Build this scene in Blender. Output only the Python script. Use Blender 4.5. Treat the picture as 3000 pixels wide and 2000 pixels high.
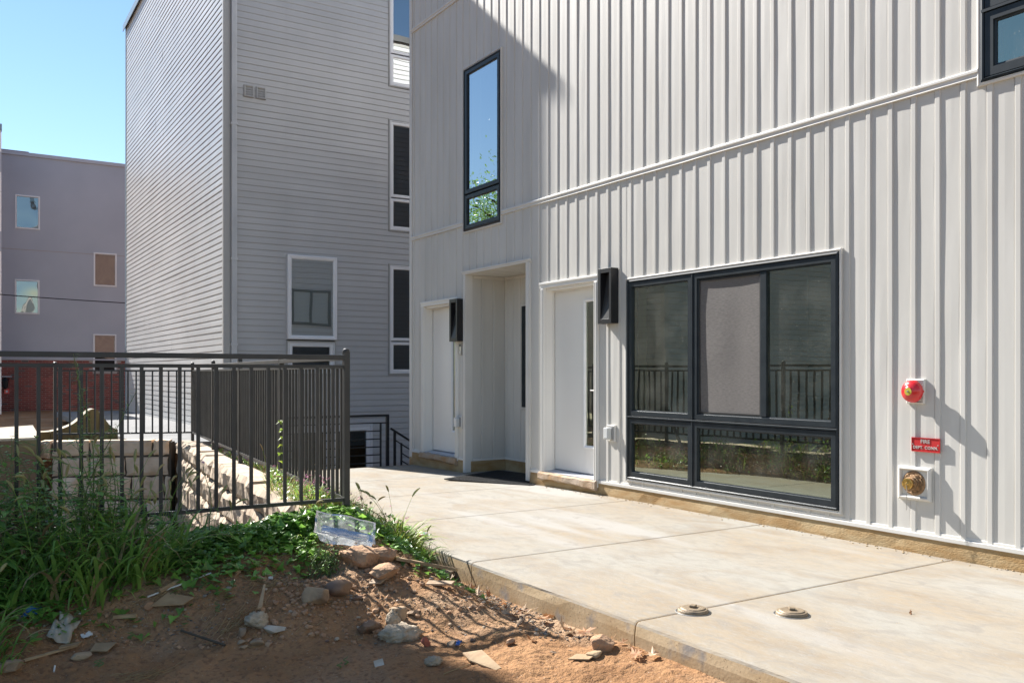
import bpy, bmesh, math, random
import numpy as np
from mathutils import Vector, Matrix
# ======================================================================
# camera, sky, sun, exposure
# ======================================================================
sc = bpy.context.scene
for o in list(bpy.data.objects): bpy.data.objects.remove(o, do_unlink=True)
COL = sc.collection
YAW = math.radians(32.32)
cam = bpy.data.cameras.new("camera"); cam_o = bpy.data.objects.new("camera", cam)
COL.objects.link(cam_o); sc.camera = cam_o
cam_o.location = (0, 0, 1.25); cam_o.rotation_euler = (math.radians(90), 0, -YAW)
cam.sensor_width = 36; cam.lens = 31.2; cam.shift_y = 0.0317; cam.clip_start = .05; cam.clip_end = 900
SUN = Vector((-1, 4.9, 3.9)).normalized()
wd = bpy.data.worlds.new("World"); sc.world = wd; wd.use_nodes = True
nt = wd.node_tree; nt.nodes.clear()
sky = nt.nodes.new('ShaderNodeTexSky'); sky.sky_type = 'NISHITA'; sky.sun_disc = False
sky.sun_elevation = math.asin(SUN.z); sky.sun_rotation = math.atan2(SUN.x, SUN.y)
sky.air_density = 1.2; sky.dust_density = 0.0; sky.ozone_density = 4.2
bg = nt.nodes.new('ShaderNodeBackground'); bg.inputs['Strength'].default_value = .062
wo = nt.nodes.new('ShaderNodeOutputWorld')
nt.links.new(sky.outputs[0], bg.inputs[0]); nt.links.new(bg.outputs[0], wo.inputs[0])
sl = bpy.data.lights.new("sun", 'SUN'); sl.energy = 5.0; sl.angle = math.radians(.53); sl.color = (1.0, .965, .91)
so = bpy.data.objects.new("sun", sl); COL.objects.link(so); so.location = (-10, 30, 30)
so.rotation_euler = SUN.to_track_quat('Z', 'Y').to_euler()
sc.view_settings.view_transform = 'Standard'; sc.view_settings.look = 'None'
sc.view_settings.exposure = 1.42; sc.view_settings.gamma = 1; sc.view_settings.use_curve_mapping = False
sc.cycles.max_bounces = 8; sc.cycles.transparent_max_bounces = 12
random.seed(4); RS = np.random.RandomState(7)

# ---- noise ------------------------------------------------------------
def _hash(i, j, k):
    n = (i*374761393 + j*668265263 + k*2147483647 + 1013904223) & 0xffffffff
    n = ((n ^ (n >> 13)) * 1274126177) & 0xffffffff
    n = n ^ (n >> 16)
    return (n & 0xffff) / 65535.0
def vnoise(x, y, z=0.0):
    x = np.asarray(x, float); y = np.asarray(y, float); z = np.asarray(z, float) + 0*x
    xi = np.floor(x).astype(np.int64); yi = np.floor(y).astype(np.int64); zi = np.floor(z).astype(np.int64)
    u = x-xi; v = y-yi; w = z-zi
    u = u*u*(3-2*u); v = v*v*(3-2*v); w = w*w*(3-2*w)
    def L(a, b, t): return a+(b-a)*t
    def hh(a, b, c): return _hash(xi+a, yi+b, zi+c)
    return L(L(L(hh(0,0,0), hh(1,0,0), u), L(hh(0,1,0), hh(1,1,0), u), v),
             L(L(hh(0,0,1), hh(1,0,1), u), L(hh(0,1,1), hh(1,1,1), u), v), w)*2-1
def fbm(x, y, z=0.0, o=3):
    s = 0; a = 1.0; t = 0
    for i in range(o):
        s = s + a*vnoise(np.asarray(x)*2**i+7.3*i, np.asarray(y)*2**i+3.1*i, np.asarray(z)*2**i); t += a; a *= .5
    return s/t
def sstep(a, b, x):
    t = np.clip((np.asarray(x, float)-a)/(b-a), 0, 1)
    return t*t*(3-2*t)
# ---- ground -----------------------------------------------------------
def slab_edge(Y): return 2.93 + 0.47*sstep(6.9, 9.9, Y) + .1*sstep(10, 12, Y)
def wall_line(Y): return 2.14 + (np.asarray(Y)-6.7)*.097
def ground_h(X, Y):
    X = np.asarray(X, float); Y = np.asarray(Y, float)
    e = -.125 - .035*sstep(3.2, 4.6, Y) + .105*sstep(5.5, 6.3, Y)
    left = 1-sstep(2.28, 2.86, X)
    wob = .25*vnoise(X*1.3+5, Y*1.3)
    bank = -.135 + .33*sstep(4.15, 5.5, Y+wob+.28*sstep(1.7, 2.2, X))
    h = e*(1-left) + left*bank
    # mound of spoil and a scraped hollow under the bank
    h = h + .05*np.exp(-(((X-2.32)/.22)**2+((Y-4.42)/.24)**2)) + .035*np.exp(-(((X-2.55)/.2)**2+((Y-4.1)/.3)**2))
    h = h - .075*np.exp(-(((X-1.72)/.2)**2+((Y-5.02)/.12)**2))
    near = (1-sstep(5.9, 6.1, Y))
    n = .03*fbm(X*1.7, Y*1.7, 0, 2) + .020*fbm(X*6, Y*6, 3, 2)
    cl = np.abs(fbm(X*17, Y*17, 9, 2))
    n = n + .016*cl + .005*fbm(X*38, Y*38, 2, 2)
    h = h + n*near*(1-.6*sstep(2.75, 2.93, X))
    # strip behind the fence, between stone wall and slab
    se = slab_edge(Y); wl = wall_line(Y)+.3
    t = np.clip((X-wl)/np.maximum(se-wl, .12), 0, 1)
    strip = .21*(1-t) + t*(-.02-.055*sstep(7, 11.7, Y)) + .02*fbm(X*4, Y*4, 1, 2)
    h = np.where(Y > 6.1, strip, h)
    # far ground
    far = .2 - .25*sstep(14.4, 20, Y)
    h = np.where(Y > 14.4, far, h)
    # lower terrace between the slab and the grey building
    h = np.where((Y > 11.78) & (X > 3.3) & (Y < 16.2), -1.35, h)
    # sunken area
    farline = 13.85 + (2.8-X)*.465
    pit = (Y > 6.06) & (X < wall_line(Y)+.16) & (Y < farline+.15) & (X > -6)
    h = np.where(pit, -1.5, h)
    # beneath slab and building
    h = np.where((X > slab_edge(Y)+.06) & (Y < 11.72) & (Y > -6), -.6, h)
    h = np.where((X < -6) | (Y < -3), h*.3-.1, h)
    return h
# ======================================================================
# materials
# ======================================================================
def N(nt, t, **k):
    n = nt.nodes.new(t)
    for a, v in k.items(): setattr(n, a, v)
    return n
def mat(name, col, rough=.7, var=None, scale=4.0, bump=0.0, bscale=60.0, metal=0.0, spec=.5,
        stretch=(1, 1, 1), isl=0.0, trans=0.0, objr=0.0, detail=4.0, contrast=(.35, .65), coat=0.0):
    """principled material; base colour wanders to `var` along object space noise"""
    m = bpy.data.materials.new(name); m.use_nodes = True; nt = m.node_tree; nt.nodes.clear()
    out = N(nt, 'ShaderNodeOutputMaterial'); p = N(nt, 'ShaderNodeBsdfPrincipled')
    p.inputs['Roughness'].default_value = rough; p.inputs['Metallic'].default_value = metal
    p.inputs['Specular IOR Level'].default_value = spec; p.inputs['Coat Weight'].default_value = coat
    geo = N(nt, 'ShaderNodeNewGeometry')
    mp = N(nt, 'ShaderNodeMapping'); mp.inputs['Scale'].default_value = stretch
    nt.links.new(geo.outputs['Position'], mp.inputs[0])
    c = N(nt, 'ShaderNodeRGB'); c.outputs[0].default_value = (*col, 1); csock = c.outputs[0]
    if var is not None:
        no = N(nt, 'ShaderNodeTexNoise'); no.inputs['Scale'].default_value = scale; no.inputs['Detail'].default_value = detail
        nt.links.new(mp.outputs[0], no.inputs['Vector'])
        mr = N(nt, 'ShaderNodeMapRange'); mr.inputs[1].default_value = contrast[0]; mr.inputs[2].default_value = contrast[1]
        nt.links.new(no.outputs[0], mr.inputs[0])
        mx = N(nt, 'ShaderNodeMix', data_type='RGBA'); nt.links.new(mr.outputs[0], mx.inputs[0])
        nt.links.new(csock, mx.inputs[6]); mx.inputs[7].default_value = (*var, 1); csock = mx.outputs[2]
    for amt, src in ((isl, 'isl'), (objr, 'obj')):
        if amt:
            rs = geo.outputs['Random Per Island'] if src == 'isl' else N(nt, 'ShaderNodeObjectInfo').outputs['Random']
            mr2 = N(nt, 'ShaderNodeMapRange'); mr2.inputs[3].default_value = 1-amt; mr2.inputs[4].default_value = 1+amt
            nt.links.new(rs, mr2.inputs[0])
            vm = N(nt, 'ShaderNodeVectorMath', operation='SCALE'); nt.links.new(csock, vm.inputs[0]); nt.links.new(mr2.outputs[0], vm.inputs['Scale'])
            csock = vm.outputs[0]
    nt.links.new(csock, p.inputs['Base Color'])
    if bump:
        nb = N(nt, 'ShaderNodeTexNoise'); nb.inputs['Scale'].default_value = bscale; nb.inputs['Detail'].default_value = 6
        nt.links.new(mp.outputs[0], nb.inputs['Vector'])
        bp = N(nt, 'ShaderNodeBump'); bp.inputs['Strength'].default_value = bump; bp.inputs['Distance'].default_value = .01
        nt.links.new(nb.outputs[0], bp.inputs['Height']); nt.links.new(bp.outputs[0], p.inputs['Normal'])
    if trans:
        tr = N(nt, 'ShaderNodeBsdfTranslucent'); nt.links.new(csock, tr.inputs[0])
        ms = N(nt, 'ShaderNodeMixShader'); ms.inputs[0].default_value = trans
        nt.links.new(p.outputs[0], ms.inputs[1]); nt.links.new(tr.outputs[0], ms.inputs[2]); nt.links.new(ms.outputs[0], out.inputs[0])
    else: nt.links.new(p.outputs[0], out.inputs[0])
    m['p'] = p.name
    return m
def glass(name, tint, refl, wav=0.0, ws=3.0, stretch=(1, 1, 1), dirt=0.0, gcol=(.93, .97, .98)):
    m = bpy.data.materials.new(name); m.use_nodes = True; nt = m.node_tree; nt.nodes.clear()
    out = N(nt, 'ShaderNodeOutputMaterial'); t = N(nt, 'ShaderNodeBsdfTransparent'); t.inputs[0].default_value = (*tint, 1)
    g = N(nt, 'ShaderNodeBsdfGlossy'); g.inputs['Roughness'].default_value = 0.0; g.inputs[0].default_value = (*gcol, 1)
    ms = N(nt, 'ShaderNodeMixShader'); fr = N(nt, 'ShaderNodeFresnel'); fr.inputs[0].default_value = 1.5
    ad = N(nt, 'ShaderNodeMath', operation='ADD', use_clamp=True); ad.inputs[1].default_value = refl
    nt.links.new(fr.outputs[0], ad.inputs[0]); nt.links.new(ad.outputs[0], ms.inputs[0])
    nt.links.new(t.outputs[0], ms.inputs[1]); nt.links.new(g.outputs[0], ms.inputs[2])
    geo = N(nt, 'ShaderNodeNewGeometry'); last = ms.outputs[0]
    if wav:
        mp = N(nt, 'ShaderNodeMapping'); mp.inputs['Scale'].default_value = stretch; nt.links.new(geo.outputs['Position'], mp.inputs[0])
        no = N(nt, 'ShaderNodeTexNoise'); no.inputs['Scale'].default_value = ws; no.inputs['Detail'].default_value = 1.0
        nt.links.new(mp.outputs[0], no.inputs['Vector'])
        bp = N(nt, 'ShaderNodeBump'); bp.inputs['Strength'].default_value = 1.0; bp.inputs['Distance'].default_value = wav
        nt.links.new(no.outputs[0], bp.inputs['Height']); nt.links.new(bp.outputs[0], g.inputs['Normal'])
    if dirt:
        d = N(nt, 'ShaderNodeBsdfDiffuse'); d.inputs[0].default_value = (.6, .6, .52, 1)
        n1 = N(nt, 'ShaderNodeTexNoise'); n1.inputs['Scale'].default_value = 70; n1.inputs['Detail'].default_value = 3
        n2 = N(nt, 'ShaderNodeTexNoise'); n2.inputs['Scale'].default_value = 3.5; n2.inputs['Detail'].default_value = 3
        for n_ in (n1, n2): nt.links.new(geo.outputs['Position'], n_.inputs['Vector'])
        r1 = N(nt, 'ShaderNodeMapRange'); r1.inputs[1].default_value = .64; r1.inputs[2].default_value = .74; r1.inputs[4].default_value = dirt
        nt.links.new(n1.outputs[0], r1.inputs[0])
        r2 = N(nt, 'ShaderNodeMapRange'); r2.inputs[1].default_value = .4; r2.inputs[2].default_value = .8; r2.inputs[3].default_value = .01; r2.inputs[4].default_value = .10
        nt.links.new(n2.outputs[0], r2.inputs[0])
        a2 = N(nt, 'ShaderNodeMath', operation='ADD', use_clamp=True); nt.links.new(r1.outputs[0], a2.inputs[0]); nt.links.new(r2.outputs[0], a2.inputs[1])
        m2 = N(nt, 'ShaderNodeMixShader'); nt.links.new(a2.outputs[0], m2.inputs[0]); nt.links.new(last, m2.inputs[1]); nt.links.new(d.outputs[0], m2.inputs[2]); last = m2.outputs[0]
    nt.links.new(last, out.inputs[0]); return m
M = {}
M['siding'] = mat('vinyl_greige', (.60, .58, .54), .5, (.54, .52, .48), 1.6, .02, 400, spec=.3, stretch=(3, 3, .5), detail=8)
M['trim'] = mat('vinyl_trim', (.68, .66, .62), .48, (.62, .595, .55), 2.0, spec=.35)
M['door'] = mat('door_paint', (.78, .76, .72), .38, (.74, .72, .68), 1.0, spec=.4)
M['lap'] = mat('vinyl_lap_grey', (.455, .455, .455), .36, (.41, .41, .41), .8, .03, 300, objr=.025, spec=.6)
M['lapd'] = mat('vinyl_lap_dark', (.20, .195, .17), .5, (.17, .165, .15), .8, spec=.4)
M['lapw'] = mat('vinyl_lap_white', (.80, .80, .79), .5, (.75, .75, .74), .8, spec=.4)
M['corner'] = mat('corner_post_grey', (.42, .415, .40), .45, spec=.4)
M['white'] = mat('white_vinyl', (.72, .72, .73), .35, spec=.5)
M['pipe'] = mat('downspout_white', (.58, .59, .60), .35, (.50, .51, .52), 2.0, spec=.5)
M['frame'] = mat('dark_window_vinyl', (.012, .018, .024), .4, (.020, .027, .033), 9, spec=.35)
M['blackpaint'] = mat('black_paint', (.012, .012, .013), .4, spec=.5)
M['rail'] = mat('charcoal_metal', (.030, .029, .028), .42, (.045, .043, .041), 6, .05, 200, spec=.45)
M['screen'] = mat('insect_screen', (.17, .155, .145), .9, (.115, .105, .10), 55, .1, 900, stretch=(1, .5, 3.0), detail=6, contrast=(.3, .7))
M['jamb'] = mat('window_return_paint', (.80, .86, .66), .7)  # green glass cast and room light put into the white return's colour
M['dark'] = mat('room_paint', (.10, .10, .095), .9)  # darkness of the unlit rooms is put into the colour
M['curtain'] = mat('curtain_cloth', (.34, .36, .36), .9, (.2, .22, .23), 5)
M['blind'] = mat('blind_slats', (.55, .60, .58), .7)
M['stucco'] = mat('stucco_mauve', (.42, .44, .49), .9, (.37, .39, .44), .55, .25, 30, detail=7)
M['brick'] = mat('brick_red', (.27, .075, .06), .85, (.19, .055, .045), 3, .2, 60, isl=.25)
M['brickg'] = mat('brick_grey', (.12, .09, .085), .85, isl=.2)
M['mortar'] = mat('mortar', (.36, .32, .30), .95)
M['foundation'] = mat('stained_foundation', (.42, .31, .17), .9, (.33, .20, .08), 5, .5, 50, stretch=(1, 1, 3), detail=8)
M['sill'] = mat('rough_sill_concrete', (.42, .33, .25), .9, (.36, .22, .11), 7, .7, 60, detail=8)
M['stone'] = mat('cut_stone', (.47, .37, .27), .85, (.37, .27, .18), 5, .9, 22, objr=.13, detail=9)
M['stonef'] = mat('cut_stone_shaded', (.74, .58, .43), .85, (.58, .42, .28), 5, .9, 22, objr=.10, detail=9)  # lighter copy of cut_stone; missing fill light is put into the colour
M['joint'] = mat('dark_joint', (.09, .07, .05), .95)
M['wood'] = mat('treated_wood', (.24, .20, .085), .8, (.17, .13, .05), 3, .3, 60, stretch=(6, 6, .6), objr=.12)
M['reddull'] = mat('far_brick', (.17, .11, .09), .9, (.13, .08, .07), 6)
M['woodtop'] = mat('sawn_wood_top', (.30, .245, .16), .8, (.24, .19, .12), 6, .4, 40)
M['concwall'] = mat('stained_concrete', (.25, .215, .10), .9, (.19, .11, .075), 1.6, .4, 40, detail=8)
M['dirtcol'] = None
M['red'] = mat('red_enamel', (.60, .015, .018), .25, spec=.6, coat=.3)
M['redsign'] = mat('red_sign', (.50, .018, .02), .45)
M['letter'] = mat('cast_letter', (.55, .53, .50), .4, metal=.3)
M['yellow'] = mat('yellow_decal', (.55, .50, .06), .5, (.40, .33, .03), 120)
M['brass'] = mat('brass', (.80, .50, .14), .25, (.40, .25, .09), 40, metal=.9)
M['brassd'] = mat('cast_brass', (.36, .22, .12), .5, (.20, .13, .07), 60, .6, 150, metal=.6)
M['steel'] = mat('bare_steel', (.42, .41, .39), .35, metal=.85)
M['cast'] = mat('cast_iron_tan', (.30, .23, .15), .55, (.20, .15, .10), 30, .3, 120, metal=.3)
M['clearbox'] = mat('outlet_cover', (.62, .63, .62), .25, spec=.6)
M['greybox'] = mat('grey_plastic', (.32, .32, .32), .5)
M['rubber'] = mat('black_rubber', (.012, .012, .013), .6)
M['grass'] = mat('grass_blade', (.30, .47, .10), .42, (.15, .30, .06), 6, isl=.35, trans=.5, spec=.4)
M['grassy'] = mat('yellow_grass', (.36, .42, .07), .5, (.20, .32, .05), 7, isl=.4, trans=.45)
M['seed'] = mat('seed_head', (.34, .38, .16), .7, (.42, .34, .16), 20, isl=.3, trans=.35)
M['dry'] = mat('dry_straw', (.36, .26, .13), .8, isl=.35, trans=.2)
M['leaf'] = mat('weed_leaf', (.18, .34, .09), .42, (.25, .43, .10), 5, isl=.35, trans=.45, spec=.5)
M['ivy'] = mat('vine_leaf', (.14, .29, .055), .36, (.24, .42, .07), 3, isl=.45, trans=.38, spec=.55)
M['stem'] = mat('green_stem', (.10, .14, .04), .6, isl=.2)
M['pink'] = mat('pink_flower', (.50, .14, .28), .6, isl=.3, trans=.3)
M['lilac'] = mat('lilac_flower', (.42, .22, .50), .6, trans=.3)
M['litter'] = mat('dead_leaf', (.30, .13, .055), .7, (.42, .22, .10), 25, objr=.35, trans=.25)
M['litterp'] = mat('pale_dead_leaf', (.50, .38, .26), .7, (.40, .27, .16), 25, objr=.2, trans=.25)
M['rockt'] = mat('tan_rock', (.42, .30, .185), .9, (.24, .16, .10), 9, .8, 45, detail=9)
M['rockg'] = mat('pale_grey_rock', (.50, .405, .295), .9, (.35, .275, .19), 16, 1.0, 70, detail=9)
M['rockb'] = mat('brown_rock', (.13, .07, .045), .5, (.20, .12, .07), 8, .4, 40, detail=8)
M['clod'] = mat('dirt_clod', (.42, .26, .15), .95, (.32, .18, .10), 14, 1.0, 50, detail=9)
M['chip'] = mat('brick_chip', (.36, .10, .055), .85, (.27, .07, .04), 30, .4, 80)
M['woodchip'] = mat('weathered_board', (.42, .30, .17), .8, (.30, .19, .10), 10, .3, 60, stretch=(1, 1, 1), objr=.15)
M['pvc'] = mat('white_pvc', (.66, .64, .60), .4)
M['blue'] = mat('blue_plastic', (.03, .14, .45), .4)
M['paper'] = mat('dirty_paper', (.48, .43, .35), .8, (.34, .28, .20), 14)
M['green'] = mat('green_print', (.04, .45, .18), .5)
M['orange'] = mat('orange_print', (.55, .2, .05), .5)
M['bark'] = mat('tree_bark', (.10, .075, .05), .9, (.06, .045, .03), 8, .6, 20)
M['gravel'] = mat('gravel_mix', (.26, .20, .14), .9, (.17, .15, .13), 11, .3, 90, isl=.55, detail=2)
M['roof'] = mat('roof_membrane', (.18, .18, .18), .9, (.13, .13, .13), 2)
M['coping'] = mat('metal_coping', (.20, .27, .33), .35, spec=.6)
M['copeg'] = mat('metal_coping_pale', (.42, .43, .47), .4)
M['redroof'] = mat('red_roof_edge', (.16, .035, .04), .6)
M['wire'] = mat('black_cable', (.02, .02, .022), .6)
M['g_big'] = glass('float_glass_green', (.66, .80, .60), .27, .0008, 2.2, dirt=.22, gcol=(.86, .95, .78))
M['g_sky'] = glass('coated_glass', (.45, .5, .5), .40, .0008, 2.0)
M['g_grey'] = glass('coated_glass_wavy', (.5, .55, .52), .34, .0035, 1.1)
M['g_dim'] = glass('dim_glass', (.3, .33, .32), .06, .002, 1.1)
M['g_far'] = glass('warped_glass', (.4, .45, .42), .20, .03, .9)
M['g_blind'] = glass('clear_glass_wavy', (.97, 1.0, .99), .38, .0035, 1.1)
# concrete slab: pale, tan blotches, chalky trowel streaks, fine swirl relief
def concrete(name, side=False):
    m = bpy.data.materials.new(name); m.use_nodes = True; nt = m.node_tree; nt.nodes.clear()
    out = N(nt, 'ShaderNodeOutputMaterial'); p = N(nt, 'ShaderNodeBsdfPrincipled'); p.inputs['Roughness'].default_value = .85
    p.inputs['Specular IOR Level'].default_value = .25
    geo = N(nt, 'ShaderNodeNewGeometry'); pos = geo.outputs['Position']
    def noise(sc_, det, stretch=(1, 1, 1), rot=0, dist=0.0):
        mp = N(nt, 'ShaderNodeMapping'); mp.inputs['Scale'].default_value = stretch; mp.inputs['Rotation'].default_value = (0, 0, rot)
        nt.links.new(pos, mp.inputs[0]); n = N(nt, 'ShaderNodeTexNoise'); n.inputs['Scale'].default_value = sc_; n.inputs['Detail'].default_value = det
        n.inputs['Distortion'].default_value = dist
        nt.links.new(mp.outputs[0], n.inputs['Vector']); return n.outputs[0]
    def ramp(s, a, b, lo=0., hi=1.):
        r = N(nt, 'ShaderNodeMapRange'); r.inputs[1].default_value = a; r.inputs[2].default_value = b; r.inputs[3].default_value = lo; r.inputs[4].default_value = hi
        nt.links.new(s, r.inputs[0]); return r.outputs[0]
    def mixc(f, a, b):
        x = N(nt, 'ShaderNodeMix', data_type='RGBA'); nt.links.new(f, x.inputs[0])
        for i, v in ((6, a), (7, b)):
            if isinstance(v, tuple): x.inputs[i].default_value = (*v, 1)
            else: nt.links.new(v, x.inputs[i])
        return x.outputs[2]
    if side:
        c = mixc(ramp(noise(3.5, 8, (1, 1, 2.5)), .38, .62), (.44, .335, .21), (.35, .25, .14))
        c = mixc(ramp(noise(90, 3), .64, .72), c, (.10, .07, .045)); c = mixc(ramp(noise(6, 6), .58, .7), c, (.24, .22, .20))
        h = noise(50, 6); dst = .003
    else:
        c = mixc(ramp(noise(1.1, 8, (1, .7, 1), .3, .4), .38, .60), (.29, .238, .173), (.30, .28, .24))
        c = mixc(ramp(noise(3.6, 9, (1, .5, 1), -.5, .5), .5, .68, 0, .75), c, (.235, .185, .13)); c = mixc(ramp(noise(16, 8, (1, .5, 1), .7, .6), .45, .7, 0, .6), c, (.235, .215, .185)); c = mixc(ramp(noise(55, 6, (1, .3, 1), .35), .5, .75, 0, .5), c, (.30, .29, .27))
        c = mixc(ramp(noise(1.6, 9, (1, .16, 1), .12, .3), .57, .66, 0, .8), c, (.335, .32, .295))
        c = mixc(ramp(noise(7, 8, (1, .6, 1), .9, 1.0), .56, .68, 0, .5), c, (.215, .195, .17))
        c = mixc(ramp(noise(160, 2), .70, .76, 0, .8), c, (.16, .12, .08))
        h = noise(26, 8, (1, .35, 1), .4, 3.0); dst = .004
    nt.links.new(c, p.inputs['Base Color'])
    bp = N(nt, 'ShaderNodeBump'); bp.inputs['Strength'].default_value = .6; bp.inputs['Distance'].default_value = dst
    nt.links.new(h, bp.inputs['Height']); nt.links.new(bp.outputs[0], p.inputs['Normal']); nt.links.new(p.outputs[0], out.inputs[0]); return m
M['slab'] = concrete('slab_concrete'); M['slabside'] = concrete('slab_edge_concrete', True)
def soil():
    m = bpy.data.materials.new('red_brown_soil'); m.use_nodes = True; nt = m.node_tree; nt.nodes.clear()
    out = N(nt, 'ShaderNodeOutputMaterial'); p = N(nt, 'ShaderNodeBsdfPrincipled'); p.inputs['Roughness'].default_value = .95; p.inputs['Specular IOR Level'].default_value = .15
    geo = N(nt, 'ShaderNodeNewGeometry'); pos = geo.outputs['Position']
    def noise(sc_, det, a, b, hi=1.0):
        n = N(nt, 'ShaderNodeTexNoise'); n.inputs['Scale'].default_value = sc_; n.inputs['Detail'].default_value = det; nt.links.new(pos, n.inputs['Vector'])
        r = N(nt, 'ShaderNodeMapRange'); r.inputs[1].default_value = a; r.inputs[2].default_value = b; r.inputs[4].default_value = hi; nt.links.new(n.outputs[0], r.inputs[0]); return r.outputs[0], n.outputs[0]
    def mixc(f, a, b):
        x = N(nt, 'ShaderNodeMix', data_type='RGBA'); nt.links.new(f, x.inputs[0])
        for i_, v in ((6, a), (7, b)):
            if isinstance(v, tuple): x.inputs[i_].default_value = (*v, 1)
            else: nt.links.new(v, x.inputs[i_])
        return x.outputs[2]
    c = mixc(noise(2.2, 8, .36, .64)[0], (.36, .20, .098), (.25, .13, .06))
    c = mixc(noise(1.1, 6, .52, .68, .8)[0], c, (.40, .28, .18))
    c = mixc(noise(38, 5, .52, .66, .7)[0], c, (.17, .088, .048))
    c = mixc(noise(85, 3, .66, .73, .8)[0], c, (.42, .34, .26))
    nt.links.new(c, p.inputs['Base Color'])
    h1 = noise(30, 8, 0, 1)[1]; h2 = noise(140, 4, 0, 1)[1]
    ad = N(nt, 'ShaderNodeMath', operation='MULTIPLY_ADD'); ad.inputs[1].default_value = .35; nt.links.new(h2, ad.inputs[0]); nt.links.new(h1, ad.inputs[2])
    bp = N(nt, 'ShaderNodeBump'); bp.inputs['Strength'].default_value = 1.0; bp.inputs['Distance'].default_value = .022
    nt.links.new(ad.outputs[0], bp.inputs['Height']); nt.links.new(bp.outputs[0], p.inputs['Normal']); nt.links.new(p.outputs[0], out.inputs[0]); return m
M['dirt'] = soil()
# ======================================================================
# mesh helpers
# ======================================================================
WL = {}
def wloc(o): return WL.get(o.name, Vector((0, 0, 0)))
def settags(o, label=None, cat=None, group=None, kind=None):
    if label: o['label'] = label
    if cat: o['category'] = cat
    if group: o['group'] = group
    if kind: o['kind'] = kind
    return o
def thing(name, loc, label, cat, group=None):
    o = bpy.data.objects.new(name, None); COL.objects.link(o); o.location = loc; o.empty_display_size = .1
    WL[o.name] = Vector(loc); return settags(o, label, cat, group)
class MB:
    def __init__(s): s.v = []; s.f = []; s.m = []
    def add(s, vs, fs, mi=0):
        b = len(s.v); s.v += [tuple(map(float, v)) for v in vs]; s.f += [tuple(b+i for i in f) for f in fs]; s.m += [mi]*len(fs); return s
    def box(s, x0, x1, y0, y1, z0, z1, mi=0):
        if x0 > x1: x0, x1 = x1, x0
        if y0 > y1: y0, y1 = y1, y0
        if z0 > z1: z0, z1 = z1, z0
        return s.add([(x0,y0,z0),(x1,y0,z0),(x1,y1,z0),(x0,y1,z0),(x0,y0,z1),(x1,y0,z1),(x1,y1,z1),(x0,y1,z1)],
              [(0,3,2,1),(4,5,6,7),(0,1,5,4),(1,2,6,5),(2,3,7,6),(3,0,4,7)], mi)
    def obox(s, a, b, w, h, mi=0, up=(0, 0, 1)):
        """bar from a to b, width w, height h"""
        a = Vector(a); b = Vector(b); d = (b-a).normalized(); u = Vector(up)
        if abs(d.dot(u)) > .99: u = Vector((0, 1, 0))
        r = d.cross(u).normalized()*w/2; t = r.cross(d).normalized()*h/2
        vs = [p+sx*r+sz*t for p in (a, b) for sx, sz in ((-1,-1),(1,-1),(1,1),(-1,1))]
        return s.add(vs, [(0,1,2,3),(7,6,5,4),(0,4,5,1),(1,5,6,2),(2,6,7,3),(3,7,4,0)], mi)
    def tube(s, pts, rad, n=8, mi=0, cap=True):
        pts = [Vector(p) for p in pts]; R = rad if isinstance(rad, (list, tuple)) else [rad]*len(pts); rings = []
        up = Vector((0, 0, 1)); prev = None
        for i, p in enumerate(pts):
            d = (pts[min(i+1, len(pts)-1)]-pts[max(i-1, 0)])
            d = d.normalized() if d.length > 1e-9 else Vector((0, 0, 1))
            a = prev if prev is not None else (Vector((1, 0, 0)) if abs(d.x) < .9 else Vector((0, 1, 0)))
            u = (a-d*a.dot(d)).normalized(); prev = u; w = d.cross(u)
            rings.append([p+R[i]*(math.cos(t)*u+math.sin(t)*w) for t in [2*math.pi*k/n for k in range(n)]])
        vs = [v for r in rings for v in r]; fs = []
        for i in range(len(rings)-1):
            for k in range(n): fs.append((i*n+k, i*n+(k+1) % n, (i+1)*n+(k+1) % n, (i+1)*n+k))
        if cap: fs.append(tuple(reversed(range(n)))); fs.append(tuple((len(rings)-1)*n+k for k in range(n)))
        return s.add(vs, fs, mi)
    def lathe(s, c, ax, prof, n=24, mi=0):
        """profile (dist along axis, radius)"""
        c = Vector(c); ax = Vector(ax).normalized(); a = Vector((0, 0, 1)) if abs(ax.z) < .9 else Vector((1, 0, 0))
        u = (a-ax*a.dot(ax)).normalized(); w = ax.cross(u)
        vs = [c+ax*h+r*(math.cos(t)*u+math.sin(t)*w) for h, r in prof for t in [2*math.pi*k/n for k in range(n)]]
        fs = []
        for i in range(len(prof)-1):
            for k in range(n): fs.append((i*n+k, i*n+(k+1) % n, (i+1)*n+(k+1) % n, (i+1)*n+k))
        fs.append(tuple(reversed(range(n)))); fs.append(tuple((len(prof)-1)*n+k for k in range(n)))
        return s.add(vs, fs, mi)
    def build(s, name, m, parent=None, smooth=False, bevel=0.0, **tags):
        base = wloc(parent) if parent is not None else Vector((0, 0, 0))
        me = bpy.data.meshes.new(name)
        if parent is not None and base.length: vs = [(v[0]-base.x, v[1]-base.y, v[2]-base.z) for v in s.v]
        else: vs = s.v
        me.from_pydata(vs, [], s.f)
        ms = m if isinstance(m, (list, tuple)) else [m]
        for x in ms: me.materials.append(M[x] if isinstance(x, str) else x)
        if len(ms) > 1: me.polygons.foreach_set('material_index', s.m)
        if smooth: me.polygons.foreach_set('use_smooth', [True]*len(me.polygons))
        me.update()
        o = bpy.data.objects.new(name, me); COL.objects.link(o)
        if parent is not None: o.parent = parent; WL[o.name] = base
        if bevel:
            b = o.modifiers.new('bevel', 'BEVEL'); b.width = bevel; b.segments = 2; b.limit_method = 'ANGLE'; b.harden_normals = False
        return settags(o, **tags)
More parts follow.
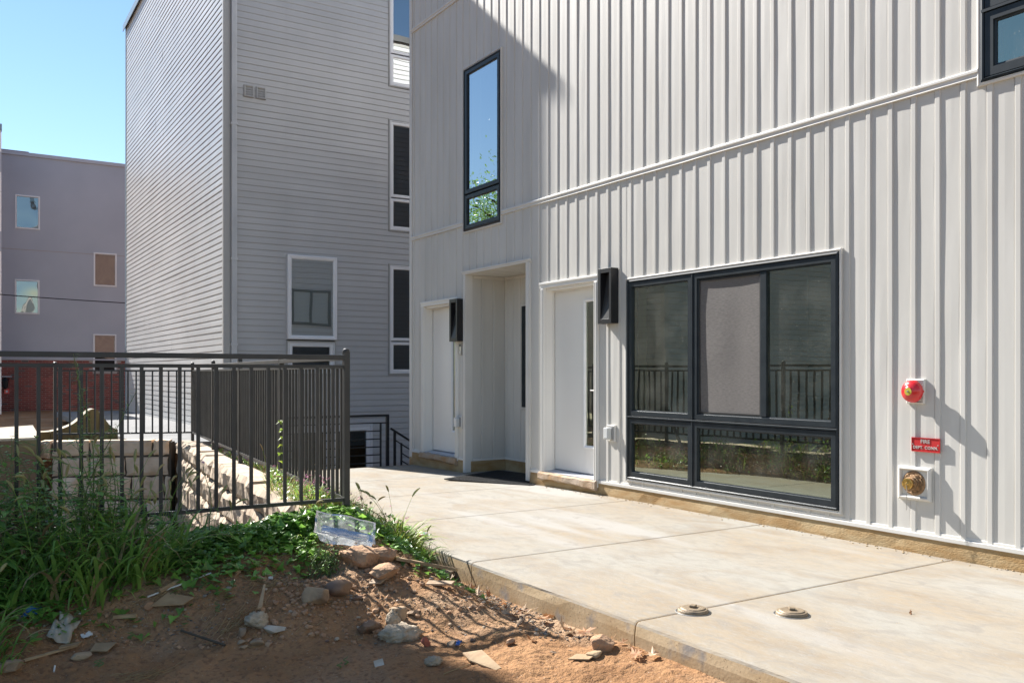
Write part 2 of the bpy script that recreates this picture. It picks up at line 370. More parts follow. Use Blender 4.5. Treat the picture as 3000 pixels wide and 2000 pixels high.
def dupe(o, parent, loc, scale=None, rot=None):
    c = o.copy(); COL.objects.link(c); c.parent = parent; c.location = loc
    if scale: c.scale = scale
    if rot: c.rotation_euler = rot
    return c
def top(mb, name, m, loc, label, cat, group=None, **k):
    """one-mesh thing: geometry given in world coordinates, origin moved to loc"""
    mb.v = [(v[0]-loc[0], v[1]-loc[1], v[2]-loc[2]) for v in mb.v]
    o = mb.build(name, m, None, **k); o.location = loc; WL[o.name] = Vector(loc); return settags(o, label, cat, group)
def gh(x, y): return float(ground_h(x, y))
# ======================================================================
# GROUND
# ======================================================================
def axis(segs):
    out = []
    for a, b, st in segs: out += list(np.arange(a, b-1e-6, st))
    out.append(segs[-1][1]); return np.array(out)
gx = axis([(-260, -20, 40), (-20, -6, 2), (-6, -1.0, .35), (-1.0, 0, .05), (0, 3.0, .016), (3.0, 3.9, .06), (3.9, 14, 1.0), (14, 260, 40)])
gy = axis([(-260, -20, 40), (-20, -1, 2), (-1, 2.6, .15), (2.6, 3.2, .03), (3.2, 5.6, .016), (5.6, 6.0, .03), (6.0, 6.12, .06), (6.12, 15, .12), (15, 24, 1), (24, 60, 4), (60, 400, 60)])
GX, GY = np.meshgrid(gx, gy); GZ = ground_h(GX, GY)
GV = np.stack([GX.ravel(), GY.ravel(), GZ.ravel()], 1); nx = len(gx); ny = len(gy)
ii, jj = np.meshgrid(np.arange(nx-1), np.arange(ny-1)); q = (jj*nx+ii).ravel()
GF = np.stack([q, q+1, q+1+nx, q+nx], 1)
me = bpy.data.meshes.new('ground'); me.vertices.add(len(GV)); me.vertices.foreach_set('co', GV.ravel())
me.loops.add(GF.size); me.loops.foreach_set('vertex_index', GF.ravel()); me.polygons.add(len(GF))
me.polygons.foreach_set('loop_start', np.arange(0, GF.size, 4)); me.polygons.foreach_set('loop_total', np.full(len(GF), 4)); me.update(calc_edges=True)
me.materials.append(M['dirt']); ground = bpy.data.objects.new('ground', me); COL.objects.link(ground)
settags(ground, label='bare red-brown soil banked up against the railing', kind='structure')
# ======================================================================
# PAVEMENT slab of separate concrete bays, joints recessed
# ======================================================================
def sz(Y): return -.075*max(0., min(1., (Y-7.0)/4.75))
pave = bpy.data.objects.new('pavement', None); COL.objects.link(pave); WL['pavement'] = Vector((0, 0, 0))
settags(pave, label='pale concrete walkway of jointed bays along the building', kind='structure')
joints = [-6, -3.2, -1.55, .12, 1.79, 3.46, 5.13, 6.80, 8.45, 10.05, 11.75]
for a, b in zip(joints, joints[1:]):
    g = .0045; a2 = a+g; b2 = b-g; mb = MB(); ys = np.linspace(a2, b2, 13 if b > 2 else 3)
    rb = .022
    prof = lambda Y, end: [(5.74, 0), (float(slab_edge(Y))+rb*1.6, 0), (float(slab_edge(Y))+rb*.7, -.002), (float(slab_edge(Y))+rb*.2, -.009), (float(slab_edge(Y)), -.022), (float(slab_edge(Y))-.006, -.07), (float(slab_edge(Y))-.003, -.42)]
    rows = []
    for i, Y in enumerate(ys):
        lo = -.003 if i in (0, len(ys)-1) else 0
        pr = prof(Y, 0); rows.append([(x+(.004*vnoise(Y*3, k*7.) if k > 2 else 0), Y, z+sz(Y)+lo) for k, (x, z) in enumerate(pr)])
    # tooled edge just inside both joints
    yy = [a2]+[a2+.01]+list(ys[1:-1])+[b2-.01]+[b2]; rr = [rows[0]]
    rr.append([(x, a2+.01, z+.003) for x, _, z in rows[0]]); rr += rows[1:-1]; rr.append([(x, b2-.01, z+.003) for x, _, z in rows[-1]]); rr.append(rows[-1])
    n = 7; vs = [v for r in rr for v in r]; fs = []; mi = []
    for i in range(len(rr)-1):
        for k in range(n-1): fs.append((i*n+k, (i+1)*n+k, (i+1)*n+k+1, i*n+k+1)); mi.append(1 if k >= 4 else 0)
    mb.v = vs; mb.f = fs; mb.m = mi
    e0 = len(mb.v)
    for r, flip in ((rr[0], 0), (rr[-1], 1)):
        base = len(mb.v); mb.v += r+[(5.74, r[0][1], -.5)]; f = list(range(base, base+n+1)); mb.f.append(tuple(reversed(f)) if flip else tuple(f)); mb.m.append(1)
    o = mb.build('slab', ['slab', 'slabside'], pave)
mb = MB().box(3.0, 5.7, -6, 11.74, -.6, -.5); mb.build('sub_base', 'dirt', pave)
for Y in joints[1:-1]:
    MB().box(float(slab_edge(Y))+.02, 5.72, Y-.006, Y+.006, -.2, sz(Y)-.014).build('joint_filler', 'slabside', pave)
MB().box(-5.9, 2.9, 6.07, 13.9, -1.49, -1.42).build('sunken_patio', 'slab', None, kind='structure', label='sunken paved area between the stone walls')  # unseen pale floor added so that sunlight bounces onto the pit walls
MB().box(2.35, 4.11, 13.95, 27, .12, .222).build('side_path', 'roof', None, kind='structure', label='pale concrete strip along the grey building')  # darker grey stands in for the railing's shadow stripes on pale concrete
# lower terrace floor and steps behind the slab
MB().box(3.45, 9.0, 11.76, 16.1, -1.36, -1.30).build('terrace_floor', 'slab', None, kind='structure', label='lower concrete terrace below the black guard rail')

# ======================================================================
# MAIN BUILDING : board and batten siding on plane X = D
# ======================================================================
D = 5.72; YC = 11.83; SP = .1808; Y00 = 3.062
main = thing('townhouse', (D, YC, 0), 'pale greige board-and-batten building with two white doors filling the right side', 'building')
OPEN = [  # y0,y1,z0,z1 openings in the facade (outer edge of trim)
    (9.27, 10.21, 3.105, 5.245), (4.345, 6.895, .190, 2.200), (7.335, 8.400, -.1, 2.285), (10.36, 11.435, .02, 2.270),
    (8.625, 10.205, -.1, 2.565), (1.2, 3.285, 3.145, 5.245), (-2.2, .8, .19, 2.2), (-2.6, -.7, 3.145, 5.245), (4.2, 6.6, 6.5, 8.3), (9.27, 10.21, 6.9, 8.6)]
def subtract(ya, yb, za, zb, ops):
    """rectangles (y0,y1,z0,z1) left of a panel after openings; grouped when they touch"""
    ys = sorted({ya, yb} | {v for o in ops for v in o[:2] if ya < v < yb}); rects = []
    for y0, y1 in zip(ys, ys[1:]):
        if y1-y0 < .004: continue
        ym = (y0+y1)/2; cuts = sorted((o[2], o[3]) for o in ops if o[0] < ym < o[1] and o[3] > za and o[2] < zb); z = za
        for c0, c1 in cuts:
            if c0 > z+.004: rects.append((y0, y1, z, c0))
            z = max(z, c1)
        if z < zb-.004: rects.append((y0, y1, z, zb))
    groups = []
    for r in rects:
        for g_ in groups:
            if any(abs(q_[1]-r[0]) < 1e-6 and min(q_[3], r[3])-max(q_[2], r[2]) > 0 for q_ in g_): g_.append(r); break
        else: groups.append([r])
    return groups
# profile measured from the batten's far edge, going towards the camera (-Y): (offset, outward)
PROF = [(0, .0), (.0010, -.006), (.0062, -.006), (.0072, .0075), (.0100, .0086), (.0405, .0086), (.0445, .0075), (.0465, 0), (.0600, .0005), (.12, .0010), (.1700, .0005), (.1808, 0)]
def pint(off):
    for (a, ha), (b, hb) in zip(PROF, PROF[1:]):
        if a <= off <= b: return ha+(hb-ha)*(off-a)/(b-a)
    return 0
def board(mb, yk, rects, X=D, seed=0):
    for (y0, y1, z0, z1) in rects:
        offs = sorted({max(0, yk-y1), min(SP, yk-y0)} | {p[0] for p in PROF if yk-y1 < p[0] < yk-y0})
        nz = max(1, int((z1-z0)/.28)); zs = np.linspace(z0, z1, nz+1); vs = []
        for z in zs:
            for of in offs:
                w = 0
                if .044 < of < .176: w = .0016*math.sin(math.pi*(of-.044)/.132)*float(vnoise(z*1.1+seed*3.7, seed*1.3)) + .0008*float(vnoise(z*2.3, seed*9.1))
                r = .0012*float(vnoise(z*.9+seed*2.1, 4.4)) if .004 < of < .046 else 0
                vs.append((X-pint(of)-w-r, yk-of, z))
        n = len(offs); fs = []
        for i in range(nz):
            for k in range(n-1): fs.append((i*n+k, i*n+k+1, (i+1)*n+k+1, (i+1)*n+k))
        mb.add(vs, fs)
BANDS = [(.135, 3.212), (3.25, 6.245), (6.283, 9.5)]
kmax = int((YC-Y00)/SP)
for bi, (za, zb) in enumerate(BANDS):
    far_mb = MB()
    for k in range(-34, kmax+1):
        yk = Y00+SP*k; yb = min(yk, YC-.06); ya = yk-SP
        for g_ in subtract(ya, yb, za, zb, OPEN):
            if k < -1 or bi == 2 and k < 20: board(far_mb, yk, g_, seed=k+bi*50)
            else:
                mb = MB(); board(mb, yk, g_, seed=k+bi*50+.5*g_[0][2]); mb.build('siding_board', 'siding', main)
    yk = Y00+SP*(kmax+1)
    mb = MB()
    for g_ in subtract(Y00+SP*kmax, YC-.06, za, zb, OPEN): board(mb, yk, g_, seed=99)
    mb.build('siding_board', 'siding', main)
    far_mb.build('siding', 'siding', main, kind='stuff')
# structural wall behind the boards
wmb = MB()
ys = sorted({-4.0, YC-.01} | {v for o in OPEN for v in o[:2]})
def inset(o, d=.012): return (o[0]+d, o[1]-d, o[2]+d, o[3]-d)
for g_ in subtract(-4.0, YC-.02, -.02, 9.6, [inset(o) for o in OPEN]):
    for y0, y1, z0, z1 in g_: wmb.box(D+.012, D+.14, y0, y1, z0, z1)
wmb.build('wall', 'siding', main)
# storey bands, base trim, corner post
def strip(mb, y0, y1, z0, z1, x0, x1): mb.box(x0, x1, y0, y1, z0, z1)
for zc in (3.195, 6.228):
    for y0, y1 in ((-4.0, 1.18) if zc < 4 else (-4, YC-.06), (3.287, 9.255), (10.225, YC-.06)):
        if zc > 4 and y0 > 0: continue
        n = max(2, int((y1-y0)/.3)); mb = MB(); yy = np.linspace(y0, y1, n+1); vs = []
        pr = [(0, .06), (-.024, .058), (-.027, .050), (-.027, .036), (-.018, .031), (-.018, .014), (-.021, .004), (-.013, 0), (0, 0)]
        for y in yy:
            wv = .003*float(vnoise(y*1.4, zc)); wv2 = .005*float(vnoise(y*2.1, zc+5))
            for q_, (dx, dz) in enumerate(pr): vs.append((D+dx-(wv if q_ > 0 and q_ < 8 else 0), y, zc+dz+(wv2 if 5 < q_ < 8 else 0)))
        m_ = len(pr); fs = [(i*m_+k, i*m_+k+1, (i+1)*m_+k+1, (i+1)*m_+k) for i in range(n) for k in range(m_-1)]
        fs += [tuple(range(m_)), tuple(reversed(range(n*m_, n*m_+m_)))]
        mb.add(vs, fs); mb.build('band_trim', 'trim', main)
for y0, y1 in ((-4.0, 7.33), (8.405, 8.62), (10.21, 10.355), (11.44, YC-.07)):
    mb = MB(); mb.box(D-.022, D+.01, y0, y1, .112, .142); mb.box(D-.006, D+.01, y0, y1, .142, .160); mb.build('base_trim', 'trim', main, bevel=.003)
mb = MB(); mb.box(D-.018, D+.03, YC-.075, YC+.006, -.05, 9.6); mb.box(D-.020, D-.017, YC-.072, YC-.066, -.05, 9.6); mb.build('corner_post', 'trim', main, bevel=.003)
mb = MB()
for y0, y1 in ((-4.0, 8.62), (10.21, YC)):
    n = int((y1-y0)/.12)
    for i in range(n):
        a = y0+(y1-y0)*i/n; b = y0+(y1-y0)*(i+1)/n; d0 = .008*float(vnoise(a*4, 1)); d1 = .008*float(vnoise(b*4, 1))
        zb0 = sz(a)-.01; zb1 = sz(b)-.01
        mb.add([(D-.012+d0*.4, a, .113), (D-.012+d1*.4, b, .113), (D-.018-d1, b, .02), (D-.018-d0, a, .02), (D-.022-d0*1.4, a, zb0-.3), (D-.022-d1*1.4, b, zb1-.3)], [(0, 1, 2, 3), (3, 2, 5, 4)])
mb.box(D, D+.14, -4, 8.62, -.6, .12); mb.box(D, D+.14, 10.21, YC, -.9, .12); mb.build('foundation', 'foundation', main)
# end wall, rear, roof, floors so that the block is closed
mb = MB(); mb.box(D+.14, 13.0, YC-.16, YC-.03, -1.4, 9.6); mb.box(12.9, 13.0, -4, YC-.16, -1, 9.6); mb.box(D+.14, 12.9, -4.1, -4, -1, 9.6)
mb.build('end_wall', 'siding', main)
mb = MB(); mb.box(D-.05, 13.05, -4.15, YC+.02, 9.6, 9.75); mb.build('roof', 'roof', main)
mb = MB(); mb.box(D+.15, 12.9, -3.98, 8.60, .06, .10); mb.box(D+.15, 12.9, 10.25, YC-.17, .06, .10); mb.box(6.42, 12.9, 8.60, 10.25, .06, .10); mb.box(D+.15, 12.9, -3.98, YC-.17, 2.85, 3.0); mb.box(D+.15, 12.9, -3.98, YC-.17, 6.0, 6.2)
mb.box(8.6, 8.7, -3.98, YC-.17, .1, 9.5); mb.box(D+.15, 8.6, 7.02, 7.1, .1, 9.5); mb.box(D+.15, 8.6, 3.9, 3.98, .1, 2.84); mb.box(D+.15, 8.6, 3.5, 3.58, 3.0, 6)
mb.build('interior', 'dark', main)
# ---- windows ---------------------------------------------------------
def rect_frame(mb, fr, y0, y1, z0, z1, prof, mi=0):
    """mitred picture-frame moulding. fr(u,out,z)->xyz ; prof = [(inset, out)] closed section"""
    cs = []
    for ins, out in prof: cs.append([fr(y0+ins, out, z0+ins), fr(y1-ins, out, z0+ins), fr(y1-ins, out, z1-ins), fr(y0+ins, out, z1-ins)])
    vs = [p for c in cs for p in c]; n = len(prof); fs = []
    for i in range(n):
        j = (i+1) % n
        for k in range(4): fs.append((i*4+k, i*4+(k+1) % 4, j*4+(k+1) % 4, j*4+k))
    mb.add(vs, fs, mi)
def FX(X):  return lambda u, out, z: (X-out, u, z)          # facade facing -X
def FY(Y):  return lambda u, out, z: (u, Y-out, z)          # facade facing -Y
def FYb(Y): return lambda u, out, z: (u, Y+out, z)
CASE = [(0, -.02), (0, .022), (.010, .025), (.012, .016), (.022, .016), (.024, -.02)]
def window(parent, fr, y0, y1, z0, z1, cells, fw=.055, m='frame', g='g_big', casem='trim', mf=None, depth=.0, case=True):
    """casing > frame > sash frames and panes. cells: list of (y0,y1,z0,z1)"""
    if case:
        mb = MB(); rect_frame(mb, fr, y0-.026, y1+.026, z0-.026, z1+.026, CASE); mb.build('window_casing', casem, parent)
    mb = MB(); rect_frame(mb, fr, y0, y1, z0, z1, [(0, -.07), (0, .026), (.012, .030), (.020, .020), (.020, -.07)])
    w = mb.build('window', m, parent)
    for c in cells:
        a, b, c0, d0 = c[:4]; s_ = fw; mm = c[4] if len(c) > 4 else g
        mb = MB(); rect_frame(mb, fr, a, b, c0, d0, [(.001, -.06), (.001, .016), (.006, .020), (s_*.80, .020), (s_*.86, .006), (s_, .004), (s_, -.06)]); mb.build('sash', m, w)
        p = fr(a+s_-.004, -.004, c0+s_-.004); q_ = fr(b-s_+.004, -.004, d0-s_+.004)
        if mm is None: continue
        mb = MB(); qs = [p, fr(b-s_+.004, -.004, c0+s_-.004), q_, fr(a+s_-.004, -.004, d0-s_+.004)]; v_ = [Vector(x_) for x_ in qs]; nn_ = (v_[1]-v_[0]).cross(v_[2]-v_[0]); od_ = Vector(fr(0, 1, 0))-Vector(fr(0, 0, 0)); mb.add(qs, [(0, 1, 2, 3) if nn_.dot(od_) > 0 else (3, 2, 1, 0)]); mb.build('pane', mm, w)
    return w
fx = FX(D)
# tall upper window with small pane below
window(main, fx, 9.285, 10.195, 3.12, 5.23, [(9.305, 10.175, 3.60, 5.21), (9.305, 10.175, 3.14, 3.585)], fw=.062, g='g_sky')
# wide ground floor window
w = window(main, fx, 4.372, 6.868, .212, 2.178, [(5.955, 6.848, .835, 2.158), (4.392, 5.935, .835, 2.158, None), (5.955, 6.848, .232, .815), (4.392, 5.935, .232, .815)], fw=.06)
MB().box(D-.030, D+.05, 4.375, 6.865, .817, .833).build('window_rail', 'frame', w, bevel=.003)
MB().box(D-.026, D+.05, 5.937, 5.953, .214, 2.176).build('window_mullion', 'frame', w, bevel=.003)
MB().box(D-.012, D+.04, 5.085, 5.150, .895, 2.098).build('meeting_stile', 'frame', w, bevel=.004)
mb = MB(); mb.add([(D+.012, 4.45, .893), (D+.012, 5.09, .893), (D+.012, 5.09, 2.10), (D+.012, 4.45, 2.10)], [(0, 3, 2, 1)]); mb.build('pane', 'g_big', w)
mb = MB(); mb.add([(D+.030, 5.14, .893), (D+.030, 5.88, .893), (D+.030, 5.88, 2.10), (D+.030, 5.14, 2.10)], [(0, 3, 2, 1)]); mb.build('pane', 'g_big', w)
mb = MB(); rect_frame(mb, fx, 5.152, 5.872, .90, 2.092, [(0, -.012), (0, .006), (.010, .006), (.010, -.012)]); mb.build('screen_frame', 'rail', w)
n1, n2 = 10, 16; vs = []; 
for j in range(n2+1):
    for i in range(n1+1):
        u = i/n1; v = j/n2; vs.append((D+.003-.006*float(vnoise(u*3, v*4, 2)), 5.16+u*.704, .908+v*1.176))
MB().add(vs, [(j*(n1+1)+i, (j+1)*(n1+1)+i, (j+1)*(n1+1)+i+1, j*(n1+1)+i+1) for j in range(n2) for i in range(n1)]).build('insect_screen', 'screen', w, smooth=True)
# upper window at the right edge of the view
w = window(main, fx, 1.22, 3.268, 3.16, 5.23, [(1.24, 3.248, 3.18, 3.605), (1.24, 3.248, 3.625, 5.21)], fw=.075)
MB().box(D-.030, D+.05, 1.225, 3.263, 3.606, 3.624).build('window_rail', 'frame', w)
vs = []; n1, n2 = 26, 20     # crumpled curtain just inside
for j in range(n2+1):
    for i in range(n1+1):
        u = 1.3+i/n1*1.78; v = 3.2+j/n2*2.0; f = .04*math.sin(u*19+1.5*math.sin(v*3))+.05*float(fbm(u*3, v*2.2, 5))
        vs.append((D+.17+f, u-.28*math.exp(-((v-3.45)/.16)**2)*(1 if i > 20 else 0), v))
MB().add(vs, [(j*(n1+1)+i, (j+1)*(n1+1)+i, (j+1)*(n1+1)+i+1, j*(n1+1)+i+1) for j in range(n2) for i in range(n1)]).build('curtain', 'curtain', w, smooth=True)
for (a, b, c0, d0) in OPEN[6:8]: window(main, fx, a+.03, b-.03, c0+.03, d0-.03, [(a+.05, b-.05, c0+.05, d0-.05)], fw=.075)
for (a, b, c0, d0) in OPEN[8:10]: window(main, fx, a+.03, b-.03, c0+.03, d0-.03, [(a+.05, b-.05, c0+.05, d0-.05)], fw=.06, g='g_sky')
# plastered returns inside the window openings
mb = MB()
for (a, b, c0, d0) in (OPEN[0], OPEN[1], OPEN[5]):
    a += .012; b -= .012; c0 += .012; d0 -= .012; x0, x1 = D+.071, D+.24
    mb.box(x0, x1, a-.01, a+.014, c0, d0); mb.box(x0, x1, b-.014, b+.01, c0, d0); mb.box(x0, x1, a+.014, b-.014, c0-.01, c0+.014); mb.box(x0, x1, a+.014, b-.014, d0-.014, d0+.01)
mb.build('window_return', 'jamb', main)
# room furniture seen dimly: pale side wall
MB().box(6.4, 6.46, 9.0, 10.6, 3.0, 5.8).build('room_partition', 'jamb', main)
# ---- doors ------------------------------------------------------------
def door(y0, y1, z0, z1, handle_z, label):
    """y0..y1 outer casing, far jamb at y1; slab set back .13"""
    mb = MB(); X1 = D-.028
    for a, b, c0, d0 in ((y0, y0+.062, z0, z1-.06), (y1-.062, y1, z0, z1-.06), (y0-.012, y1+.012, z1-.06, z1)):
        mb.box(X1, D+.012, a, b, c0, d0)
        if b-a < .1: mb.box(X1-.008, X1-.0005, a+.012, a+.026, c0, d0-.012); mb.box(X1-.008, X1-.0005, b-.022, b-.010, c0, d0-.012)
        else: mb.box(X1-.010, X1-.0005, a, b, d0-.020, d0+.004)
    mb.build('door_casing', 'door', main, bevel=.003)
    mb = MB(); mb.box(D+.013, D+.16, y0+.035, y0+.062, z0, z1-.06); mb.box(D+.013, D+.16, y1-.062, y1-.035, z0, z1-.06); mb.box(D+.013, D+.16, y0+.062, y1-.062, z1-.088, z1-.06)
    mb.box(D+.105, D+.118, y0+.062, y0+.074, z0, z1-.09); mb.box(D+.105, D+.118, y1-.074, y1-.062, z0, z1-.09); mb.box(D+.105, D+.118, y0+.074, y1-.074, z1-.102, z1-.09)
    mb.build('door_frame', 'door', main)
    a, b, c0, d0 = y0+.066, y1-.066, .168, z1-.092; xs = D+.13; L0, L1 = a+.185, a+.355; l0, l1 = .46, d0-.145
    mb = MB(); mb.box(xs, xs+.045, a, L0, c0, d0); mb.box(xs, xs+.045, L1, b, c0, d0); mb.box(xs, xs+.045, L0, L1, c0, l0); mb.box(xs, xs+.045, L0, L1, l1, d0)
    dr = mb.build('door', 'door', main, label=label, bevel=.002)
    mb = MB(); rect_frame(mb, FX(xs), L0-.018, L1+.018, l0-.018, l1+.018, [(0, -.001), (0, .010), (.008, .013), (.020, .008), (.030, 0), (.030, -.03)]); mb.build('lite_frame', 'white', dr)
    mb = MB(); mb.add([(xs+.012, L0, l0), (xs+.012, L1, l0), (xs+.012, L1, l1), (xs+.012, L0, l1)], [(0, 3, 2, 1)]); mb.build('pane', 'g_big', dr)
    mb = MB(); mb.tube([(xs, a+.075, handle_z), (xs-.045, a+.075, handle_z)], .012, 10); mb.tube([(xs-.045, a+.068, handle_z), (xs-.048, a+.19, handle_z+.002)], .009, 10); mb.lathe((xs, a+.075, handle_z), (-1, 0, 0), [(0, .027), (.008, .027), (.012, .02)], 16)
    mb.lathe((xs, a+.075, handle_z+.13), (-1, 0, 0), [(0, .026), (.01, .026), (.018, .018)], 16); mb.build('handle', 'steel', dr, smooth=False)
    # threshold and rough cast sill
    mb = MB(); mb.add([(D-.005, y0+.06, .142), (D-.005, y1-.06, .142), (xs+.05, y1-.06, .164), (xs+.05, y0+.06, .164), (D-.005, y0+.06, .10), (D-.005, y1-.06, .10), (xs+.05, y1-.06, .1), (xs+.05, y0+.06, .1)], [(0, 1, 2, 3), (4, 5, 1, 0), (7, 6, 5, 4)]); mb.build('threshold', 'copeg', main)
    n = 26; pr = [(.002, .138), (-.030, .136), (-.052, .126), (-.054, .075), (-.040, .058), (-.01, .050)]; vs = []
    for i in range(n+1):
        y = y0+.002+(y1-y0-.004)*i/n
        for k_, (dx, z) in enumerate(pr):
            w_ = .009*float(fbm(y*9, k_*1.7, z*30+y0)) ; vs.append((D-.012+dx+w_, y, z+w_*1.6-(.02*sstep(.5, 0, i/n) if k_ > 2 else 0)))
    m_ = len(pr); fs = [(i*m_+k, (i+1)*m_+k, (i+1)*m_+k+1, i*m_+k+1) for i in range(n) for k in range(m_-1)]; fs += [tuple(range(m_)), tuple(reversed(range(n*m_, n*m_+m_)))]
    MB().add(vs, fs).build('door_sill', 'sill', main)
door(7.337, 8.398, .068, 2.283, 1.07, 'nearer white door with a narrow glass lite, beside the wide window')
door(10.362, 11.433, .095, 2.268, 1.07, 'farther white door with a narrow glass lite, near the building corner')
# ---- porch recess ------------------------------------------------------
PX = 6.32; y0, y1 = 8.70, 10.15
mb = MB(); nb = 0
def vboards(fr, u0, u1, z0, z1, shift, sgn, ops=()):
    """boards on another plane: u runs along the wall"""
    global nb
    k = 0; u = u0-shift
    while u < u1:
        a, b = max(u, u0), min(u+SP, u1)
        if b-a > .006:
            for g_ in subtract(a, b, z0, z1, list(ops)):
                m2 = MB()
                for (ra, rb, rc, rd) in g_:
                    offs = sorted({ra-u, rb-u} | {p[0] for p in PROF if ra-u < p[0] < rb-u}); n = len(offs)
                    vs = [fr(u+of, pint(of), z) for z in (rc, rd) for of in offs]
                    m2.add(vs, [(i, i+1, n+i+1, n+i) for i in range(n-1)])
                m2.build('siding_board', 'siding', main)
        u += SP
vboards(lambda u, o, z: (u, y1-o, z), D+.085, PX, .135, 2.545, .05, 1)
vboards(lambda u, o, z: (PX-o, (y0+y1)-u, z), y0, y1, .135, 2.545, .03, 1, [(y0+y1-9.745, y0+y1-9.0, .79, 2.16)])
vboards(lambda u, o, z: (u, y0+o, z), D+.085, PX, .135, 2.545, .05, 1)
mb = MB(); mb.box(D+.08, PX+.06, y1+.012, y1+.05, -.1, 2.6); mb.box(D+.08, PX+.06, y0-.05, y0-.012, -.1, 2.6); mb.box(PX+.012, PX+.06, 9.745, y1+.012, -.1, 2.6); mb.box(PX+.012, PX+.06, y0-.012, 9.0, -.1, 2.6)
mb.box(PX+.012, PX+.06, 9.0, 9.745, -.1, .79); mb.box(PX+.012, PX+.06, 9.0, 9.745, 2.16, 2.6); mb.build('porch_wall', 'siding', main)
mb = MB(); mb.box(D+.02, PX+.06, y0-.04, y1+.04, 2.548, 2.60)
for i in range(1, 5): mb.box(D+.02, PX+.01, y0+.29*i-.004, y0+.29*i+.004, 2.5445, 2.5475)
mb.build('porch_ceiling', 'trim', main)
window(main, FX(PX), 9.03, 9.715, .82, 2.13, [(9.05, 9.695, .84, 2.11)], fw=.075)
for bx_ in ((D+.09, PX-.02, y1-.022, y1-.001, .106, .134), (PX-.022, PX-.001, y0, y1-.022, .106, .134), (D+.09, PX-.02, y1-.02, y1, 2.51, 2.545), (PX-.02, PX, y0, y1-.021, 2.51, 2.545)): MB().box(*bx_).build('base_trim' if bx_[4] < 1 else 'ceiling_trim', 'trim', main)
mb = MB(); mb.box(D+.06, PX, y1-.014, y1+.011, -.3, .105); mb.box(PX-.014, PX+.011, y0, y1-.014, -.3, .105); mb.box(D+.06, PX, y0-.011, y0+.014, -.3, .105); mb.build('foundation', 'foundation', main)
mb = MB(); mb.box(D-.026, D+.085, y1-.003, y1+.058, sz(10)+.004, 2.552); mb.box(D-.030, D-.0265, y1+.004, y1+.012, sz(10)+.004, 2.55); mb.build('porch_post', 'trim', main, bevel=.003)
mb = MB(); mb.box(D-.026, D+.085, 8.622, 8.703, .004, 2.552); mb.box(D-.030, D-.0265, 8.63, 8.638, .004, 2.55); mb.build('porch_post', 'trim', main, bevel=.003)
mb = MB(); mb.box(D-.030, D+.02, 8.612, 10.222, 2.553, 2.590); mb.box(D-.038, D-.0305, 8.60, 10.235, 2.576, 2.594); mb.build('porch_head_trim', 'trim', main, bevel=.003)
mb = MB(); mb.box(D-.0, PX+.01, y0-.06, y1+.05, -.45, sz(9.4)-.001); mb.build('porch_floor', 'slab', main)
# mat: ring mat of crossed bars
mt = thing('door_mat', (5.62, 9.1, sz(9.1)), 'black open-grid rubber mat lying in the porch recess between the doors', 'mat')
A = Vector((5.06, 9.52, 0)); B = Vector((6.10, 9.98, 0)); Cc = Vector((6.30, 8.95, 0)); Dd = Vector((5.60, 8.44, 0))
Zm = sz(9)+.006; mb = MB(); nb_ = 30; m2_ = 22
for i in range(nb_+1):
    t = i/nb_; p = A.lerp(B, t); q_ = Dd.lerp(Cc, t); mb.obox((p.x, p.y, Zm+.004), (q_.x, q_.y, Zm+.004), .0105 if i % 10 else .02, .011)
o = mb.build('mat_bars', 'rubber', mt)
mb = MB()
for i in range(m2_+1):
    t = i/m2_; p = A.lerp(Dd, t); q_ = B.lerp(Cc, t); mb.obox((p.x, p.y, Zm+.0052), (q_.x, q_.y, Zm+.0052), .0105 if i % 11 else .02, .0125)
mb.build('mat_bars', 'rubber', mt)
mb = MB(); zz = Zm-.0012; mb.add([(A.x, A.y, zz), (B.x, B.y, zz), (Cc.x, Cc.y, zz), (Dd.x, Dd.y, zz)], [(0, 3, 2, 1)]); mb.build('mat_backing', 'rubber', mt)

# ---- wall lamps ----------------------------------------------------------
def lamp(yn, zb, label, scr='blackpaint'):
    h, w_, d = .560, .215, .095; x0 = D-.012; xf = x0-d; y2 = yn+w_
    t = thing('wall_lamp', (D, yn+w_/2, zb), label, 'lamp', 'black box wall lamps')
    mb = MB(); f = .042
    mb.box(xf, x0, yn, yn+f*.8, zb, zb+h); mb.box(xf, x0, y2-f, y2, zb, zb+h); mb.box(xf, x0, yn+f*.8, y2-f, zb, zb+f*1.1); mb.box(xf, x0, yn+f*.8, y2-f, zb+h-f*1.1, zb+h)
    mb.build('housing', 'rail' if 0 else 'blackpaint', t, bevel=.002)
    mb = MB(); mb.add([(xf+.004, yn+f*.8, zb+f*1.1), (xf+.004, y2-f, zb+f*1.1), (x0-.006, y2-f, zb+h-f*1.1), (x0-.006, yn+f*.8, zb+h-f*1.1)], [(0, 3, 2, 1)])
    mb.build('reflector', 'rail', t); mb = MB(); mb.box(D-.011, D+.004, yn+.03, y2-.03, zb+.06, zb+h-.16); mb.build('mounting_plate', 'woodchip', t)
lamp(7.010, 1.762, 'black box wall lamp between the nearer door and the wide window')
lamp(10.222, 1.680, 'black box wall lamp beside the farther door, over the intercom')
